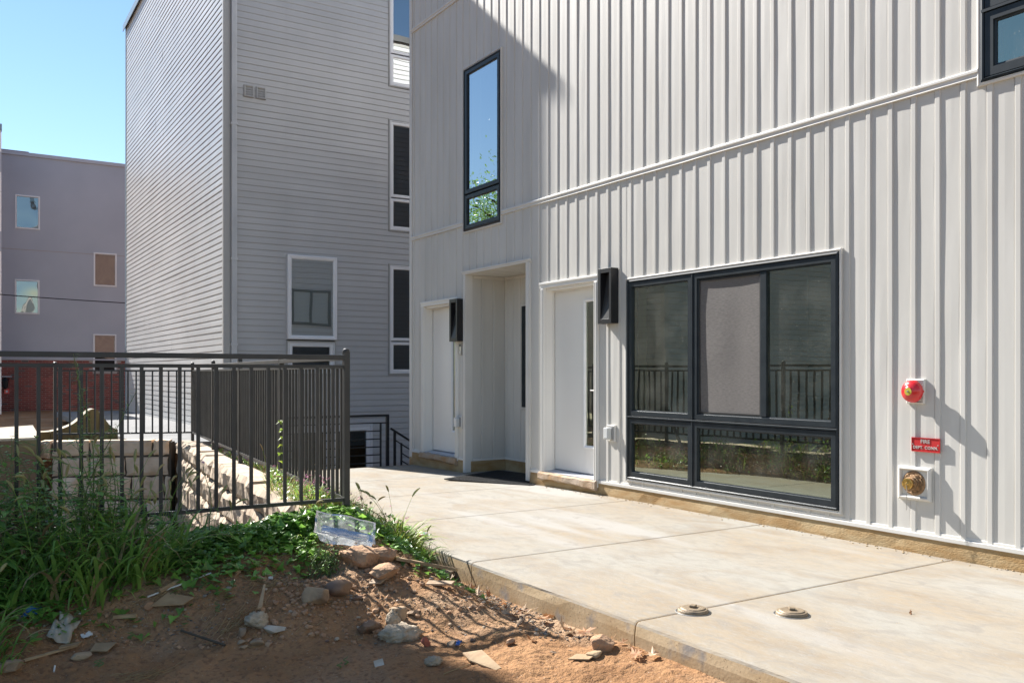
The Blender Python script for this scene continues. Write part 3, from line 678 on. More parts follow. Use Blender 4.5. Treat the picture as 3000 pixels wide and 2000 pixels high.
# intercom under the far lamp
t = thing('doorbell', (D, 10.27, 1.5), 'small grey doorbell with a black eye below the far wall lamp', 'doorbell')
MB().box(D-.030, D-.008, 10.252, 10.30, 1.50, 1.645).build('body', 'steel', t, bevel=.004); MB().box(D-.034, D-.0305, 10.258, 10.294, 1.612, 1.638).build('camera_window', 'blackpaint', t)
mb = MB(); mb.lathe((D-.030, 10.276, 1.535), (-1, 0, 0), [(0, .014), (.004, .014), (.006, .010)], 16); mb.build('button', 'clearbox', t)
def outlet(yc, zc, label):
    t = thing('outlet_box', (D, yc, zc), label, 'outlet box', 'covered outdoor outlets')
    mb = MB(); rect_frame(mb, fx, yc-.065, yc+.065, zc-.085, zc+.085, [(0, -.004), (0, .020), (.010, .024), (.014, .016), (.03, .016), (.03, -.004)]); mb.build('mounting_block', 'trim', t)
    MB().box(D-.034, D-.004, yc-.036, yc+.036, zc-.060, zc+.062).build('base', 'greybox', t, bevel=.004)
    mb = MB(); mb.box(D-.088, D-.035, yc-.030, yc+.042, zc-.062, zc+.060); mb.build('cover', 'clearbox', t, bevel=.010)
    mb = MB()
    for i in range(4): mb.box(D-.080, D-.040, yc-.0335, yc-.0305, zc-.04+i*.022, zc-.032+i*.022)
    mb.box(D-.0905, D-.0885, yc-.02, yc+.03, zc-.045, zc-.035); mb.build('cover_ribs', 'clearbox', t)
outlet(7.120, .645, 'grey covered outlet below the near wall lamp, left of the wide window')
outlet(10.315, .612, 'grey covered outlet low beside the farther door')

# ---- alarm bell, sign, fire connection -------------------------------------
t = thing('alarm_bell', (D, 3.735, 1.128), 'round red alarm bell with a yellow disc on a square plate', 'bell')
mb = MB(); rect_frame(mb, fx, 3.668, 3.803, 1.042, 1.214, [(0, -.004), (0, .020), (.008, .026), (.013, .018), (.025, .018), (.025, -.004)]); mb.build('mounting_block', 'trim', t)
MB().box(D-.019, D-.002, 3.69, 3.78, 1.065, 1.19).build('block_face', 'trim', t)
MB().box(D-.052, D-.0195, 3.694, 3.776, 1.072, 1.184).build('back_box', 'blackpaint', t, bevel=.004)
mb = MB(); mb.box(D-.046, D-.030, 3.684, 3.6935, 1.085, 1.168); mb.tube([(D-.040, 3.684, 1.131), (D-.040, 3.661, 1.129)], .0085, 12); mb.build('striker_bracket', 'red', t)
mb = MB(); c0 = (D-.05, 3.735, 1.129); R = .079
prof = [(0, R), (.004, R+.001)]+[(.004+.052*math.sin(a), R*math.cos(a)**.8) for a in np.linspace(.12, 1.25, 9)]+[(.0555, .03), (.056, .001)]
mb.lathe(c0, (-1, 0, 0), prof, 48); mb.build('gong', 'red', t, smooth=True)
mb = MB(); mb.lathe((D-.1062, 3.735, 1.129), (-1, 0, 0), [(0, .027), (.0015, .0265), (.0016, .0)], 32); mb.build('disc', 'yellow', t)
mb = MB(); mb.lathe((D-.1075, 3.735, 1.129), (-1, 0, 0), [(0, .008), (.005, .0075), (.006, .001)], 6); mb.build('nut', 'steel', t)
def text_mesh(body, size, ext):
    cu = bpy.data.curves.new('lettering', 'FONT'); cu.body = body; cu.size = size; cu.extrude = ext; cu.align_x = 'CENTER'; cu.align_y = 'CENTER'; cu.resolution_u = 3; cu.space_character = 1.08; cu.offset = .0006
    o = bpy.data.objects.new('tmp', cu); COL.objects.link(o); dg = bpy.context.evaluated_depsgraph_get()
    me = bpy.data.meshes.new_from_object(o.evaluated_get(dg)); bpy.data.objects.remove(o, do_unlink=True); return me
def facade_text(parent, body, size, y, z, x, m, ext=.001, roll=0):
    me = text_mesh(body, size, ext); me.name = 'lettering'; me.materials.clear(); me.materials.append(M[m])
    o = bpy.data.objects.new('lettering', me); COL.objects.link(o); o.parent = parent
    R_ = Matrix(((0, 0, -1), (-1, 0, 0), (0, 1, 0))).to_4x4() @ Matrix.Rotation(roll, 4, 'Z')
    o.matrix_local = Matrix.Translation(Vector((x, y, z))-wloc(parent)) @ R_
    return o
ys_, ye_, zs_, ze_ = 3.556, 3.763, .712, .806
t = thing('fire_sign', (D-.012, 3.66, .76), 'small red sign reading FIRE DEPT. CONN. under the alarm bell', 'sign')
MB().box(D-.018, D-.0125, ys_, ye_, zs_, ze_).build('plate', 'redsign', t)
mb = MB(); rect_frame(mb, fx, ys_-.002, ye_+.002, zs_-.002, ze_+.002, [(0, .0118), (0, .0215), (.004, .0215), (.004, .0118)]); mb.build('raised_rim', 'redsign', t)
facade_text(t, 'FIRE', .036, 3.662, .781, D-.0195, 'letter', .0015); facade_text(t, 'DEPT. CONN.', .0285, 3.660, .739, D-.0195, 'letter', .0015)
for y in (3.755, 3.567):
    mb = MB(); mb.lathe((D-.018, y, .760), (-1, 0, 0), [(0, .005), (.003, .0045), (.004, .002)], 10); mb.build('screw', 'steel', t)
t = thing('fire_connection', (D, 3.74, .49), 'brass fire department connection with hanging chain on a square plate', 'fire connection')
mb = MB(); rect_frame(mb, fx, 3.618, 3.868, .368, .602, [(0, -.002), (0, .022), (.014, .034), (.020, .034), (.028, .022), (.028, -.002)]); mb.build('mounting_block', 'trim', t)
MB().box(D-.014, D-.001, 3.64, 3.845, .392, .578).build('block_face', 'trim', t)
fc = Vector((D-.0145, 3.748, .487)); mb = MB(); mb.lathe(fc, (-1, 0, 0), [(0, .086), (.006, .086), (.010, .082), (.012, .078), (.0125, .07), (.010, .066), (.012, .055), (.014, .04)], 48); mb.build('flange', 'brassd', t, smooth=False)
for i, ch in enumerate('AUTO'):
    a = math.radians(62-i*24); facade_text(t, ch, .021, fc.y-.063*math.sin(math.radians(18+i*20)), fc.z+.063*math.cos(math.radians(18+i*20)), D-.0295, 'brassd', .002, roll=-math.radians(18+i*20))
mb = MB()
for i in range(7):
    a = math.radians(120+i*34); mb.box(D-.029, D-.024, fc.y-.063*math.sin(a)-.004, fc.y-.063*math.sin(a)+.004, fc.z+.063*math.cos(a)-.005, fc.z+.063*math.cos(a)+.005)
mb.build('cast_lug', 'brassd', t)
mb = MB(); mb.lathe(fc+Vector((-.012, 0, 0)), (-1, 0, 0), [(0, .05), (.01, .05), (.012, .043), (.026, .043), (.028, .047), (.044, .047), (.046, .040), (.05, .039)], 32); mb.build('swivel', 'brassd', t)
mb = MB(); mb.lathe(fc+Vector((-.0605, 0, 0)), (-1, 0, 0), [(0, .039), (.020, .0395), (.023, .038), (.024, .034), (.0245, .012), (.029, .009), (.031, .004)], 40); mb.build('cap', 'brass', t)
for s_ in (-1, 1):
    mb = MB(); mb.tube([fc+Vector((-.072, s_*.038, .004)), fc+Vector((-.072, s_*.049, .004))], .0045, 8); mb.build('lug', 'brassd', t)
mb = MB(); p = fc+Vector((-.088, 0, -.004))
for i in range(20):
    c_ = p+Vector((-.002*math.sin(i), .0015*math.sin(i*2.1), -i*.0092)); pts = []
    for k in range(9):
        a = 2*math.pi*k/8; lx, lz = .0032*math.cos(a), .0062*math.sin(a); pts.append(c_+(Vector((lx, 0, lz)) if i % 2 else Vector((0, lx, lz))))
    mb.tube(pts, .0011, 5, cap=False)
mb.build('chain', 'steel', t)

# cleanouts set in the slab
def cleanout(x, y, rot, label):
    t = thing('cleanout_cover', (x, y, 0), label, 'drain cover', 'round drain cleanouts in the slab')
    mb = MB(); mb.lathe((x, y, -.02), (0, 0, 1), [(0, .094), (.022, .094), (.0235, .091), (.023, .082)], 40); mb.build('rim', 'steel', t)
    mb = MB(); mb.lathe((x, y, 0), (0, 0, 1), [(0, .082), (.012, .080), (.018, .076), (.019, .066), (.0235, .062), (.0245, .056), (.0247, .0)], 40); mb.build('plug', 'cast', t)
    c_, s_ = math.cos(rot), math.sin(rot); mb = MB(); mb.obox((x-.02*c_, y-.02*s_, .031), (x+.02*c_, y+.02*s_, .031), .030, .013); mb.build('wrench_nut', 'cast', t, bevel=.003)
cleanout(3.302, 3.437, .5, 'round brown cleanout cover sitting on the slab joint')
cleanout(3.700, 3.125, .9, 'round brown cleanout cover lying clear of the joint, right of its twin')
# ======================================================================
# LAP SIDED BUILDINGS
# ======================================================================
EX = .1155
LP = [(0, -.014), (.0125, -.014), (.013, .0065), (.020, .0078), (.07, .0048), (.1155, .0010)]
def lap_piece(mb, fr, rects, seed, gap=.0015):
    """rects share one double course; fr(u,out,z)"""
    for (u0, u1, z0, z1) in rects:
        zs = []
        for k in range(2):
            base = z0_course+k*EX
            for dz, out in LP: zs.append((base+dz, out))
        zs = [(min(max(z, z0), z1), o) for z, o in zs if z0-1e-6 <= z <= z1+1e-6 or True]
        cl = []
        for z, o in zs:
            if not cl or abs(z-cl[-1][0]) > 1e-5 or abs(o-cl[-1][1]) > 1e-5: cl.append((z, o))
        nu = max(1, min(6, int((u1-u0)/.6))); us = np.linspace(u0+gap, u1-gap, nu+1); vs = []
        for u in us:
            wv = .0022*float(vnoise(u*.8+seed*1.7, seed*.9)) + tilt(seed)
            for z, o in cl: vs.append(fr(u, o+wv*(1 if o > .002 else 0)+.001, z))
        n = len(cl); mb.add(vs, [(i*n+k, i*n+k+1, (i+1)*n+k+1, (i+1)*n+k) for i in range(nu) for k in range(n-1)])
def tilt(s): return .0012*float(vnoise(s*3.3, 1.1))
def lap_wall(parent, fr, u0, u1, z0, z1, ops, m, name='siding_panel', length=None, zref=3.388, seed0=0, stuff=False):
    global z0_course
    k0 = math.floor((z0-zref)/(2*EX)); z = zref+k0*2*EX; row = 0; big = MB()
    while z < z1:
        z0_course = z
        if length:
            st = u0-length*((row*.37+.11) % 1.0); cuts = []; u = st
            while u < u1: cuts.append((max(u, u0), min(u+length, u1))); u += length
        else: cuts = [(u0, u1)]
        for ci, (a, b) in enumerate(cuts):
            if b-a < .02: continue
            gs = subtract(a, b, max(z, z0), min(z+2*EX, z1), ops)
            for g_ in gs:
                if stuff: lap_piece(big, fr, g_, row+seed0); continue
                mb = MB(); lap_piece(mb, fr, g_, row+seed0+ci*.37); mb.build(name, m, parent)
        z += 2*EX; row += 1
    if stuff: big.build('siding', m, parent, kind='stuff')
# main building's own end wall facing the grey building (lap siding, slider window)
EWIN = (6.75, 7.70, 2.40, 3.25)
lap_wall(main, lambda u, o, z: (u, YC-.02+o, z), D+.05, 12.9, .15, 9.5, [EWIN], 'lapw', seed0=50, stuff=True)
mb = MB(); rect_frame(mb, FYb(YC-.02), EWIN[0], EWIN[1], EWIN[2], EWIN[3], [(0, -.01), (0, .03), (.05, .03), (.06, .01), (.06, -.01)]); mb.box(7.20, 7.26, YC-.02, YC+.005, 2.46, 3.19); ew = mb.build('window', 'frame', main)
mb = MB(); mb.add([(6.8, YC-.015, 2.45), (6.8, YC-.015, 3.2), (7.65, YC-.015, 3.2), (7.65, YC-.015, 2.45)], [(0, 1, 2, 3)]); mb.build('blind', 'blind', ew)
# ---- grey building -------------------------------------------------------
GXc, GYc = 4.13, 16.14; GH = 10.95
grey = thing('grey_townhouse', (GXc, GYc, 0), 'tall pale grey lap-sided building with white windows, left of the main facade', 'building')
GOP = [(5.25, 6.225, 1.23, 3.465), (7.315, 8.25, 1.23, 3.43), (7.315, 8.25, 4.07, 6.29), (7.315, 8.25, 6.93, 9.13), (5.27, 6.98, -1.1, .285)]
lap_wall(grey, lambda u, o, z: (u, GYc-o, z), GXc+.20, 12.0, -1.35, GH-.1, GOP, 'lap')
lap_wall(grey, lambda u, o, z: (GXc-o, u, z), GYc+.08, 26.62, -.35, GH-.12, [], 'lap', length=3.66, seed0=9)
mb = MB()
for y0_, y1_, z0_, z1_ in [r for g_ in subtract(GXc+.02, 12.0, -1.4, GH-.05, [inset(o) for o in GOP]) for r in g_]: mb.box(y0_, y1_, GYc+.004, GYc+.15, z0_, z1_)
mb.box(GXc+.004, GXc+.15, GYc+.15, 26.65, -.6, GH-.05); mb.box(11.9, 12.0, GYc+.15, 26.6, -.6, GH); mb.box(GXc+.15, 11.9, 26.5, 26.6, -.6, GH); mb.box(GXc+.15, 11.9, GYc+.2, 26.5, GH-.2, GH-.06)
mb.box(GXc+.2, 11.9, GYc+2.5, GYc+2.6, -1.4, GH-.3); mb.build('wall', 'lap', grey)
mb = MB(); mb.box(GXc-.016, GXc+.10, GYc-.014, GYc+.004, -.6, GH-.02); mb.box(GXc-.018, GXc+.004, GYc+.004, GYc+.085, -.6, GH-.02); mb.build('corner_post', 'corner', grey, bevel=.006)
mb = MB(); mb.box(GXc-.018, GXc+.004, 26.56, 26.66, -.6, GH-.02); mb.build('corner_post', 'coping', grey)
mb = MB(); mb.box(GXc-.06, 12.1, GYc-.06, 26.72, GH-.06, GH); mb.box(GXc-.075, GXc-.06, GYc-.06, 26.72, GH-.17, GH+.01); mb.build('coping', 'coping', grey)
MB().box(GXc, 12.0, 26.655, 26.68, -.6, GH-.1).build('rear_wall', 'reddull', grey)
# downspout: square pipe with brackets
mb = MB(); x0, x1 = 4.245, 4.335
mb.box(x0, x1, GYc-.085, GYc-.016, -.9, GH-.1)
for i in range(1, 4): mb.box(x0+i*.0225-.004, x0+i*.0225+.004, GYc-.090, GYc-.0855, -.9, GH-.1)
dsp = mb.build('downspout', 'pipe', grey, bevel=.005)
for z in (-.2, 1.77, 3.30, 5.72, 8.6): MB().box(x0-.015, x1+.015, GYc-.094, GYc-.01, z-.012, z+.028).build('bracket', 'pipe', dsp)
for (a, b, lab) in ((4.47, 4.65, None), (4.69, 4.87, None)):
    mb = MB(); rect_frame(mb, FY(GYc), a, b, 6.255, 6.47, [(0, 0), (0, .035), (.012, .045), (.03, .035), (.035, .02), (.035, 0)])
    vent = mb.build('wall_vent', 'corner', grey); mb = MB()
    for i in range(3): zz = 6.30+i*.045; mb.add([(a+.035, GYc-.012, zz+.045), (b-.035, GYc-.012, zz+.045), (b-.035, GYc-.032, zz+.006), (a+.035, GYc-.032, zz+.006)], [(0, 3, 2, 1)])
    mb.build('louvre', 'corner', vent)
fg = FY(GYc)
def white_window(u0, u1, z0, z1, zm, proud=0, g1='g_grey', g2='g_grey'):
    fr = lambda u, o, z: (u, GYc-o-proud, z)
    return window(grey, fr, u0, u1, z0, z1, [(u0+.02, u1-.02, zm+.012, z1-.02, g1), (u0+.02, u1-.02, z0+.02, zm-.012, g2)], fw=.06, m='white', casem='corner')
# centre window: upper sash projects as a white box
mb = MB(); rect_frame(mb, fg, 5.26, 6.217, 1.893, 3.457, [(0, -.02), (0, .085), (.012, .095), (.055, .088), (.075, .075), (.075, -.02)]); cw = mb.build('window', 'white', grey)
mb = MB(); mb.add([(5.33, GYc-.07, 1.965), (6.145, GYc-.07, 1.965), (6.145, GYc-.07, 3.385), (5.33, GYc-.07, 3.385)], [(0, 1, 2, 3)]); mb.build('pane', 'g_blind', cw)
mb = MB()
for i in range(58): mb.add([(5.335, GYc-.035, 1.965+i*.0245), (6.14, GYc-.035, 1.965+i*.0245), (6.14, GYc-.018, 1.965+i*.0245+.021), (5.335, GYc-.018, 1.965+i*.0245+.021)], [(0, 1, 2, 3)])
mb.box(5.33, 6.145, GYc-.014, GYc-.010, 1.96, 3.39); mb.build('blind', 'lapw', cw)  # pale slats added behind the pane to brighten its weak reflection
window(grey, fg, 5.285, 6.19, 1.255, 1.845, [(5.31, 6.165, 1.275, 1.825)], fw=.065, m='white', g='g_dim', casem='corner')
white_window(7.345, 8.22, 1.26, 3.40, 1.895, 0, 'g_dim', 'g_dim'); white_window(7.345, 8.22, 4.10, 6.26, 4.74, 0, 'g_dim', 'g_dim'); white_window(7.345, 8.22, 6.96, 9.10, 7.59)
window(grey, fg, 5.30, 6.95, -1.07, .255, [(5.32, 6.10, -1.05, .235), (6.14, 6.93, -1.05, .235)], fw=.085, m='white', g='g_dim', casem='white')
# ---- mauve stucco and brick building far left -----------------------------
PY = 35.5
mv = thing('mauve_stucco_building', (3, PY, 0), 'distant mauve stucco building with a brick ground storey at far left', 'building')
POP = [(1.905, 2.675, 6.34, 7.525), (1.895, 2.665, 3.355, 4.565), (4.408, 5.186, 4.455, 5.68), (4.396, 5.174, 1.34, 2.705)]
mb = MB()
for g_ in subtract(1.43, 9.0, 1.80, 8.90, POP):
    for a, b, c_, d_ in g_: mb.box(a, b, PY, PY+.3, c_, d_)
mb.box(1.43, 1.73, PY+.3, 46, -1.5, 8.9); mb.box(8.7, 9.0, PY+.3, 46, -1.5, 8.9); mb.box(1.43, 9.0, 45.7, 46, -1.5, 8.9); mb.build('wall', 'stucco', mv)
mb = MB(); mb.box(1.38, 9.05, PY-.06, PY+.35, 8.90, 9.02); mb.build('coping', 'copeg', mv)
mb = MB(); mb.box(1.74, 8.69, PY+.31, 45.6, 8.7, 8.85); mb.build('roof', 'roof', mv); MB().box(1.45, 2.36, PY+.5, PY+3, 8.95, 9.17).build('red_parapet', 'redroof', mv)
MB().box(1.45, 9.0, PY-.03, PY+.02, 1.745, 1.795).build('string_course', 'copeg', mv)
mb = MB(); mb.box(1.45, 9.0, PY-.0, PY+.3, -1.5, 1.34)
for a, b in ((1.45, 4.396), (5.174, 9.0)): mb.box(a, b, PY, PY+.3, 1.34, 1.745)
mb.build('mortar_wall', 'mortar', mv)
rb = MB(); gb = MB(); CH = .0677; BL = .205; rr_ = random.Random(3)
z = 1.735-CH; row = 0
while z > -1.4:
    x = 1.46-(BL+.01)*.5*(row % 2)
    while x < 6.2:
        a = max(x, 1.46); b = min(x+BL, 6.3)
        if b-a > .02 and not (z > 1.27 and b > 4.38 and a < 5.19):
            (gb if rr_.random() < .1 else rb).box(a, b, PY-.012-rr_.random()*.004, PY+.01, z, z+CH-.0115)
        x += BL+.0105
    z -= CH; row += 1
rb.build('brickwork', 'brick', mv, kind='stuff'); gb.build('brickwork', 'brickg', mv, kind='stuff')
for (a, b, c_, d_) in POP:
    mb = MB(); rect_frame(mb, FY(PY), a, b, c_, d_, [(0, -.05), (0, .025), (.045, .03), (.055, .0), (.055, -.05)]); w = mb.build('window', 'white', mv)
    mb = MB(); mb.add([(a+.05, PY+.03, c_+.05), (b-.05, PY+.03, c_+.05), (b-.05, PY+.03, d_-.05), (a+.05, PY+.03, d_-.05)], [(0, 1, 2, 3)]); mb.build('pane', 'g_far', w)
MB().box(1.8, 5.3, PY+.6, PY+.7, 1, 8.5).build('dark_room', 'dark', mv)  # dark sheet behind the panes, standing in for shaded rooms
mb = MB(); mb.box(4.38, 5.19, PY-.03, PY+.02, 1.26, 1.335); mb.build('window_sill', 'mortar', mv)
MB().box(1.46, 8.9, PY-.006, PY+.01, 5.60, 5.622).build('stucco_joint', 'mortar', mv)
# projecting bay of white panels at the frame's left edge
bay = thing('panelled_bay', (1.3, 33.0, 0), 'sliver of a white-panelled bay with grey bands at the left picture edge', 'building')
for k in range(16):
    MB().box(-2.5, 1.385, 33.0, 33.4, -1.2+k*.64+.004, -1.2+(k+1)*.64-.006).build('cladding_panel', 'stucco' if k in (10, 14) else 'lapw', bay)
MB().box(-2.45, 1.37, 33.03, PY+8, -1.2, 9.1).build('wall', 'lapw', bay); MB().box(-2.55, 1.40, 32.95, PY+8, 9.1, 9.3).build('coping', 'coping', bay)
# lantern, alarm pull and mailbox on the brick wall
t = thing('wall_lantern', (1.6, PY-.1, 1.0), 'small black lantern on the distant brick wall', 'lamp')
mb = MB(); mb.lathe((1.60, PY-.16, .72), (0, 0, 1), [(0, .02), (.05, .07), (.07, .08), (.30, .10), (.31, .13), (.40, .03)], 8); mb.tube([(1.6, PY-.16, 1.1), (1.6, PY-.02, 1.16)], .02, 6); mb.build('cage', 'blackpaint', t); mb = MB(); mb.lathe((1.60, PY-.16, .83), (0, 0, 1), [(0, .03), (.15, .035)], 8); mb.build('bulb', 'white', t); MB().box(1.50, 1.80, PY-.2, PY-.02, 1.14, 1.18).build('hood', 'copeg', t)
t = thing('alarm_box', (1.66, PY-.05, .67), 'small red alarm box with a white face on the distant brick wall', 'alarm'); MB().box(1.57, 1.73, PY-.08, PY-.017, .56, .74).build('body', 'red', t); MB().box(1.62, 1.68, PY-.09, PY-.081, .62, .68).build('face', 'white', t)
t = thing('mailbox', (1.5, PY-.1, -.2), 'black mailbox with a pale emblem on the distant brick wall', 'mailbox'); MB().box(1.42, 1.68, PY-.18, PY-.017, -.36, -.05).build('body', 'blackpaint', t, bevel=.02)
mb = MB(); mb.lathe((1.56, PY-.181, -.18), (0, -1, 0), [(0, .05), (.004, .045)], 12); mb.build('emblem', 'yellow', t)
t = thing('house_number_plate', (1.46, PY-.05, .3), 'narrow white plate on the distant brick wall at the picture edge', 'plate'); MB().box(1.43, 1.50, PY-.05, PY-.017, .14, .40).build('plate', 'white', t)
# utility cable
mb = MB(); pts = [Vector((-3+ i*.7, 29+.1*i, 3.50+.0016*(i-12)**2-.002*i)) for i in range(16)]; mb.tube(pts, .016, 6)
top(mb, 'utility_cable', 'wire', (0, 29, 3.5), 'thin black cable strung across the mauve building', 'cable')
# ---- neighbour just out of frame on the left (shades the bank, seen reflected) ---
WX, WY, WH = -.93, 13.7, 12.4
nb2 = thing('neighbour_building', (WX, WY, 0), 'white lap-sided neighbour left of the view, seen reflected in the wide window', 'building')
NOP = [(-2.9, -1.9, 2.0, 4.1), (-2.9, -1.9, 4.9, 7.0)]; WL0 = -10.5
lap_wall(nb2, lambda u, o, z: (u, WY-o, z), WL0, WX-.08, -.2, WH, NOP, 'lap', seed0=20, stuff=True)
lap_wall(nb2, lambda u, o, z: (WX+o, u, z), WY+.08, 18.4, -.2, WH, [], 'lap', seed0=30, stuff=True)
mb = MB()
for g_ in subtract(WL0, WX-.002, -2.0, WH, [inset(o) for o in NOP]):
    for a, b, c_, d_ in g_: mb.box(a, b, WY+.003, WY+.15, c_, d_)
mb.box(WX-.15, WX-.003, WY+.15, 18.4, -2, WH); mb.box(WL0, WX-.15, 18.3, 18.4, -2, WH); mb.box(WL0, WL0+.1, WY+.15, 18.3, -2, WH); mb.box(WL0+.1, WX-.15, WY+.15, 18.3, WH-.2, WH-.05); mb.build('wall', 'lap', nb2)
mb = MB(); mb.box(WX-.09, WX+.015, WY-.015, WY+.003, -.3, WH); mb.box(WX-.003, WX+.015, WY+.003, WY+.09, -.3, WH); mb.build('corner_post', 'corner', nb2)
for (a, b, c_, d_) in NOP: window(nb2, FY(WY), a+.03, b-.03, c_+.03, d_-.03, [(a+.05, b-.05, c_+.05, d_-.05)], fw=.075, m='white', g='g_grey', casem='white')
MB().box(WL0-.05, WX+.05, WY-.05, 18.45, WH, WH+.08).build('coping', 'coping', nb2)

# ======================================================================
# RAILINGS
# ======================================================================
def railing(a, b, zt, zs_, zb_, first, label, posts=(), pbot=.2, cap='dome', groupn='balusters', spacing=.1105):
    """a->b plan points; top rail zt, second rail zs_, bottom rail zb_"""
    a = Vector((*a, 0)); b = Vector((*b, 0)); L = (b-a).length; d = (b-a)/L
    t = thing('metal_railing', (a.x, a.y, pbot), label, 'railing'); up = Vector((0, 0, 1)); ang = math.atan2(d.y, d.x)
    def P(s, z): return a+d*s+up*z
    MB().obox(P(0, zt), P(L, zt), .038, .032).build('top_rail', 'rail', t, bevel=.002)
    MB().obox(P(0, zs_), P(L, zs_), .024, .022).build('rail_bar', 'rail', t); MB().obox(P(0, zb_), P(L, zb_), .026, .024).build('rail_bar', 'rail', t)
    h = zs_-zb_-.022; mb = MB(); mb.box(-.010, .010, -.010, .010, 0, h); proto = None; s = first
    while s < L-.03:
        if not any(abs(s-p) < .035 for p in posts):
            loc = P(s, zb_+.011)-wloc(t)
            if proto is None:
                me_ = MB(); me_.v = mb.v; me_.f = mb.f; me_.m = mb.m; w0 = dict(WL); proto = me_.build('baluster', 'rail', None); proto.parent = t; proto.location = loc; proto.rotation_euler = (0, 0, ang)
            else: dupe(proto, t, loc, rot=(0, 0, ang))
        s += spacing
    for p in posts:
        mb = MB(); r = .020; c_ = P(p, 0); pb = gh(c_.x, c_.y)-.1 if pbot is None else pbot
        zt2 = zt+.035; mb.box(c_.x-r, c_.x+r, c_.y-r, c_.y+r, pb, zt2)
        mb.lathe((c_.x, c_.y, zt2-.001), (0, 0, 1), [(0, .0245), (.012, .0245), (.022, .020), (.028, .009), (.029, .001)], 16); mb.build('post', 'rail', t)
    return t
FEN = (2.29, 5.745); FEF = (3.003, 13.52); LR = math.hypot(FEF[0]-FEN[0], FEF[1]-FEN[1])
railing((2.29, 5.745), (-3.4, 5.745), 1.363, 1.300, .394, .096, 'dark metal railing nearest the camera, crossing the left foreground', posts=(0, 2.44, 4.9), pbot=.05)
railing(FEN, FEF, 1.360, 1.298, .395, .11, 'dark metal railing receding from the near corner post along the stone wall', posts=(1.99, 3.98, 5.85, LR), pbot=.12)
railing(FEF, (1.243, 14.13), 1.360, 1.298, .395, .11, 'dark metal railing at the far end of the sunken area', posts=(1.85,), pbot=.15)
# black guard rail of the lower terrace
t = thing('guard_rail', (5.0, 12.9, -1.3), 'black horizontal-bar guard rail above the basement steps by the corner', 'railing'); gy_ = 12.9
def bar(mb, a, b, w_=.022, h_=.022): mb.obox(a, b, w_, h_)
MB().obox((3.95, gy_, .598), (5.85, gy_, .598), .04, .036).build('top_rail', 'blackpaint', t)
for z, x1 in ((.482, 5.83), (.357, 5.716), (.232, 5.716), (.108, 5.716), (-.016, 5.716), (-.14, 5.716), (-.26, 5.716)): MB().obox((3.95, gy_, z), (x1, gy_, z), .016, .018).build('rail_bar', 'blackpaint', t)
for x, zt in ((5.833, .61), (3.95, .61)): MB().box(x-.022, x+.022, gy_-.022, gy_+.022, -1.3, zt).build('post', 'blackpaint', t)
MB().box(5.704, 5.728, gy_-.012, gy_+.012, -1.3, .48).build('post', 'blackpaint', t)
t = thing('stair_rail', (6.0, 12.9, -1.3), 'black sloping stair rail running down behind the building corner', 'railing')
dz = .62; X0, Z0 = 5.862, .392
for off, w_ in ((0, .036), (-.14, .022), (-.28, .02), (-.40, .02), (-.52, .02)):
    xa = X0+(0 if off > -.01 else .06 if off > -.2 else .18); MB().obox((xa, gy_-.06, Z0+off-(xa-X0)*dz), (8.3, gy_-.06, Z0+off-(8.3-X0)*dz), w_, w_*.8).build('rail_bar', 'blackpaint', t)
for x in (5.93, 6.045, 7.2, 8.2): MB().box(x-(.018 if x != 6.045 else .011), x+(.018 if x != 6.045 else .011), gy_-.075, gy_-.045, -1.35-(x-5.9)*.3, Z0-(x-X0)*dz-(.12 if x == 6.045 else 0)).build('post', 'blackpaint', t)

# ======================================================================
# STONE RETAINING WALLS
# ======================================================================
def stone_block(parent, fr, u0, u1, z0, z1, depth, rough, seed, nu=8, nz=5, m='stone', e=.012):
    """split-faced block; fr(u,out,z)"""
    W_, H_ = u1-u0, z1-z0; mb = MB(); vs = []; nu = max(3, int(nu)); nz = max(3, int(nz))
    for j in range(nz+1):
        for i in range(nu+1):
            a = i/nu; b = j/nz; ed = min(a*W_, (1-a)*W_, b*H_, (1-b)*H_)
            f = sstep(0, .055, ed)
            o = -.03*(1-f)+rough*(.55*float(fbm(a*W_*5+seed*3.1, b*H_*5, seed*1.7, 3))+.5*abs(float(fbm(a*W_*9, b*H_*4+seed*5, seed, 3))))*(.25+.75*f)
            ju = .010*float(vnoise(b*4+seed, seed*2.2)) if 0 < i < nu else .012*float(vnoise(b*5+seed*2, i*3.))
            jz = .012*float(vnoise(a*5+seed*4, j*2.+seed))
            vs.append(fr(u0+e/2+a*(W_-e)+ju, o, z0+e/2+b*(H_-e)+(jz if j in (0, nz) else 0)))
    n = nu+1; fs = [(j*n+i, j*n+i+1, (j+1)*n+i+1, (j+1)*n+i) for j in range(nz) for i in range(nu)]
    # sides going back
    ring = [i for i in range(n)]+[j*n+nu for j in range(1, nz+1)]+[nz*n+i for i in range(nu-1, -1, -1)]+[j*n for j in range(nz-1, 0, -1)]
    b0 = len(vs)
    for r in ring:
        j, i = divmod(r, n); vs.append(fr(u0+e/2+(i/nu)*(W_-e), -depth, z0+e/2+(j/nz)*(H_-e)))
    k = len(ring); fs += [(ring[(q_+1) % k], ring[q_], b0+q_, b0+(q_+1) % k) for q_ in range(k)]
    mb.add(vs, fs); return mb.build('stone_block', m, parent)
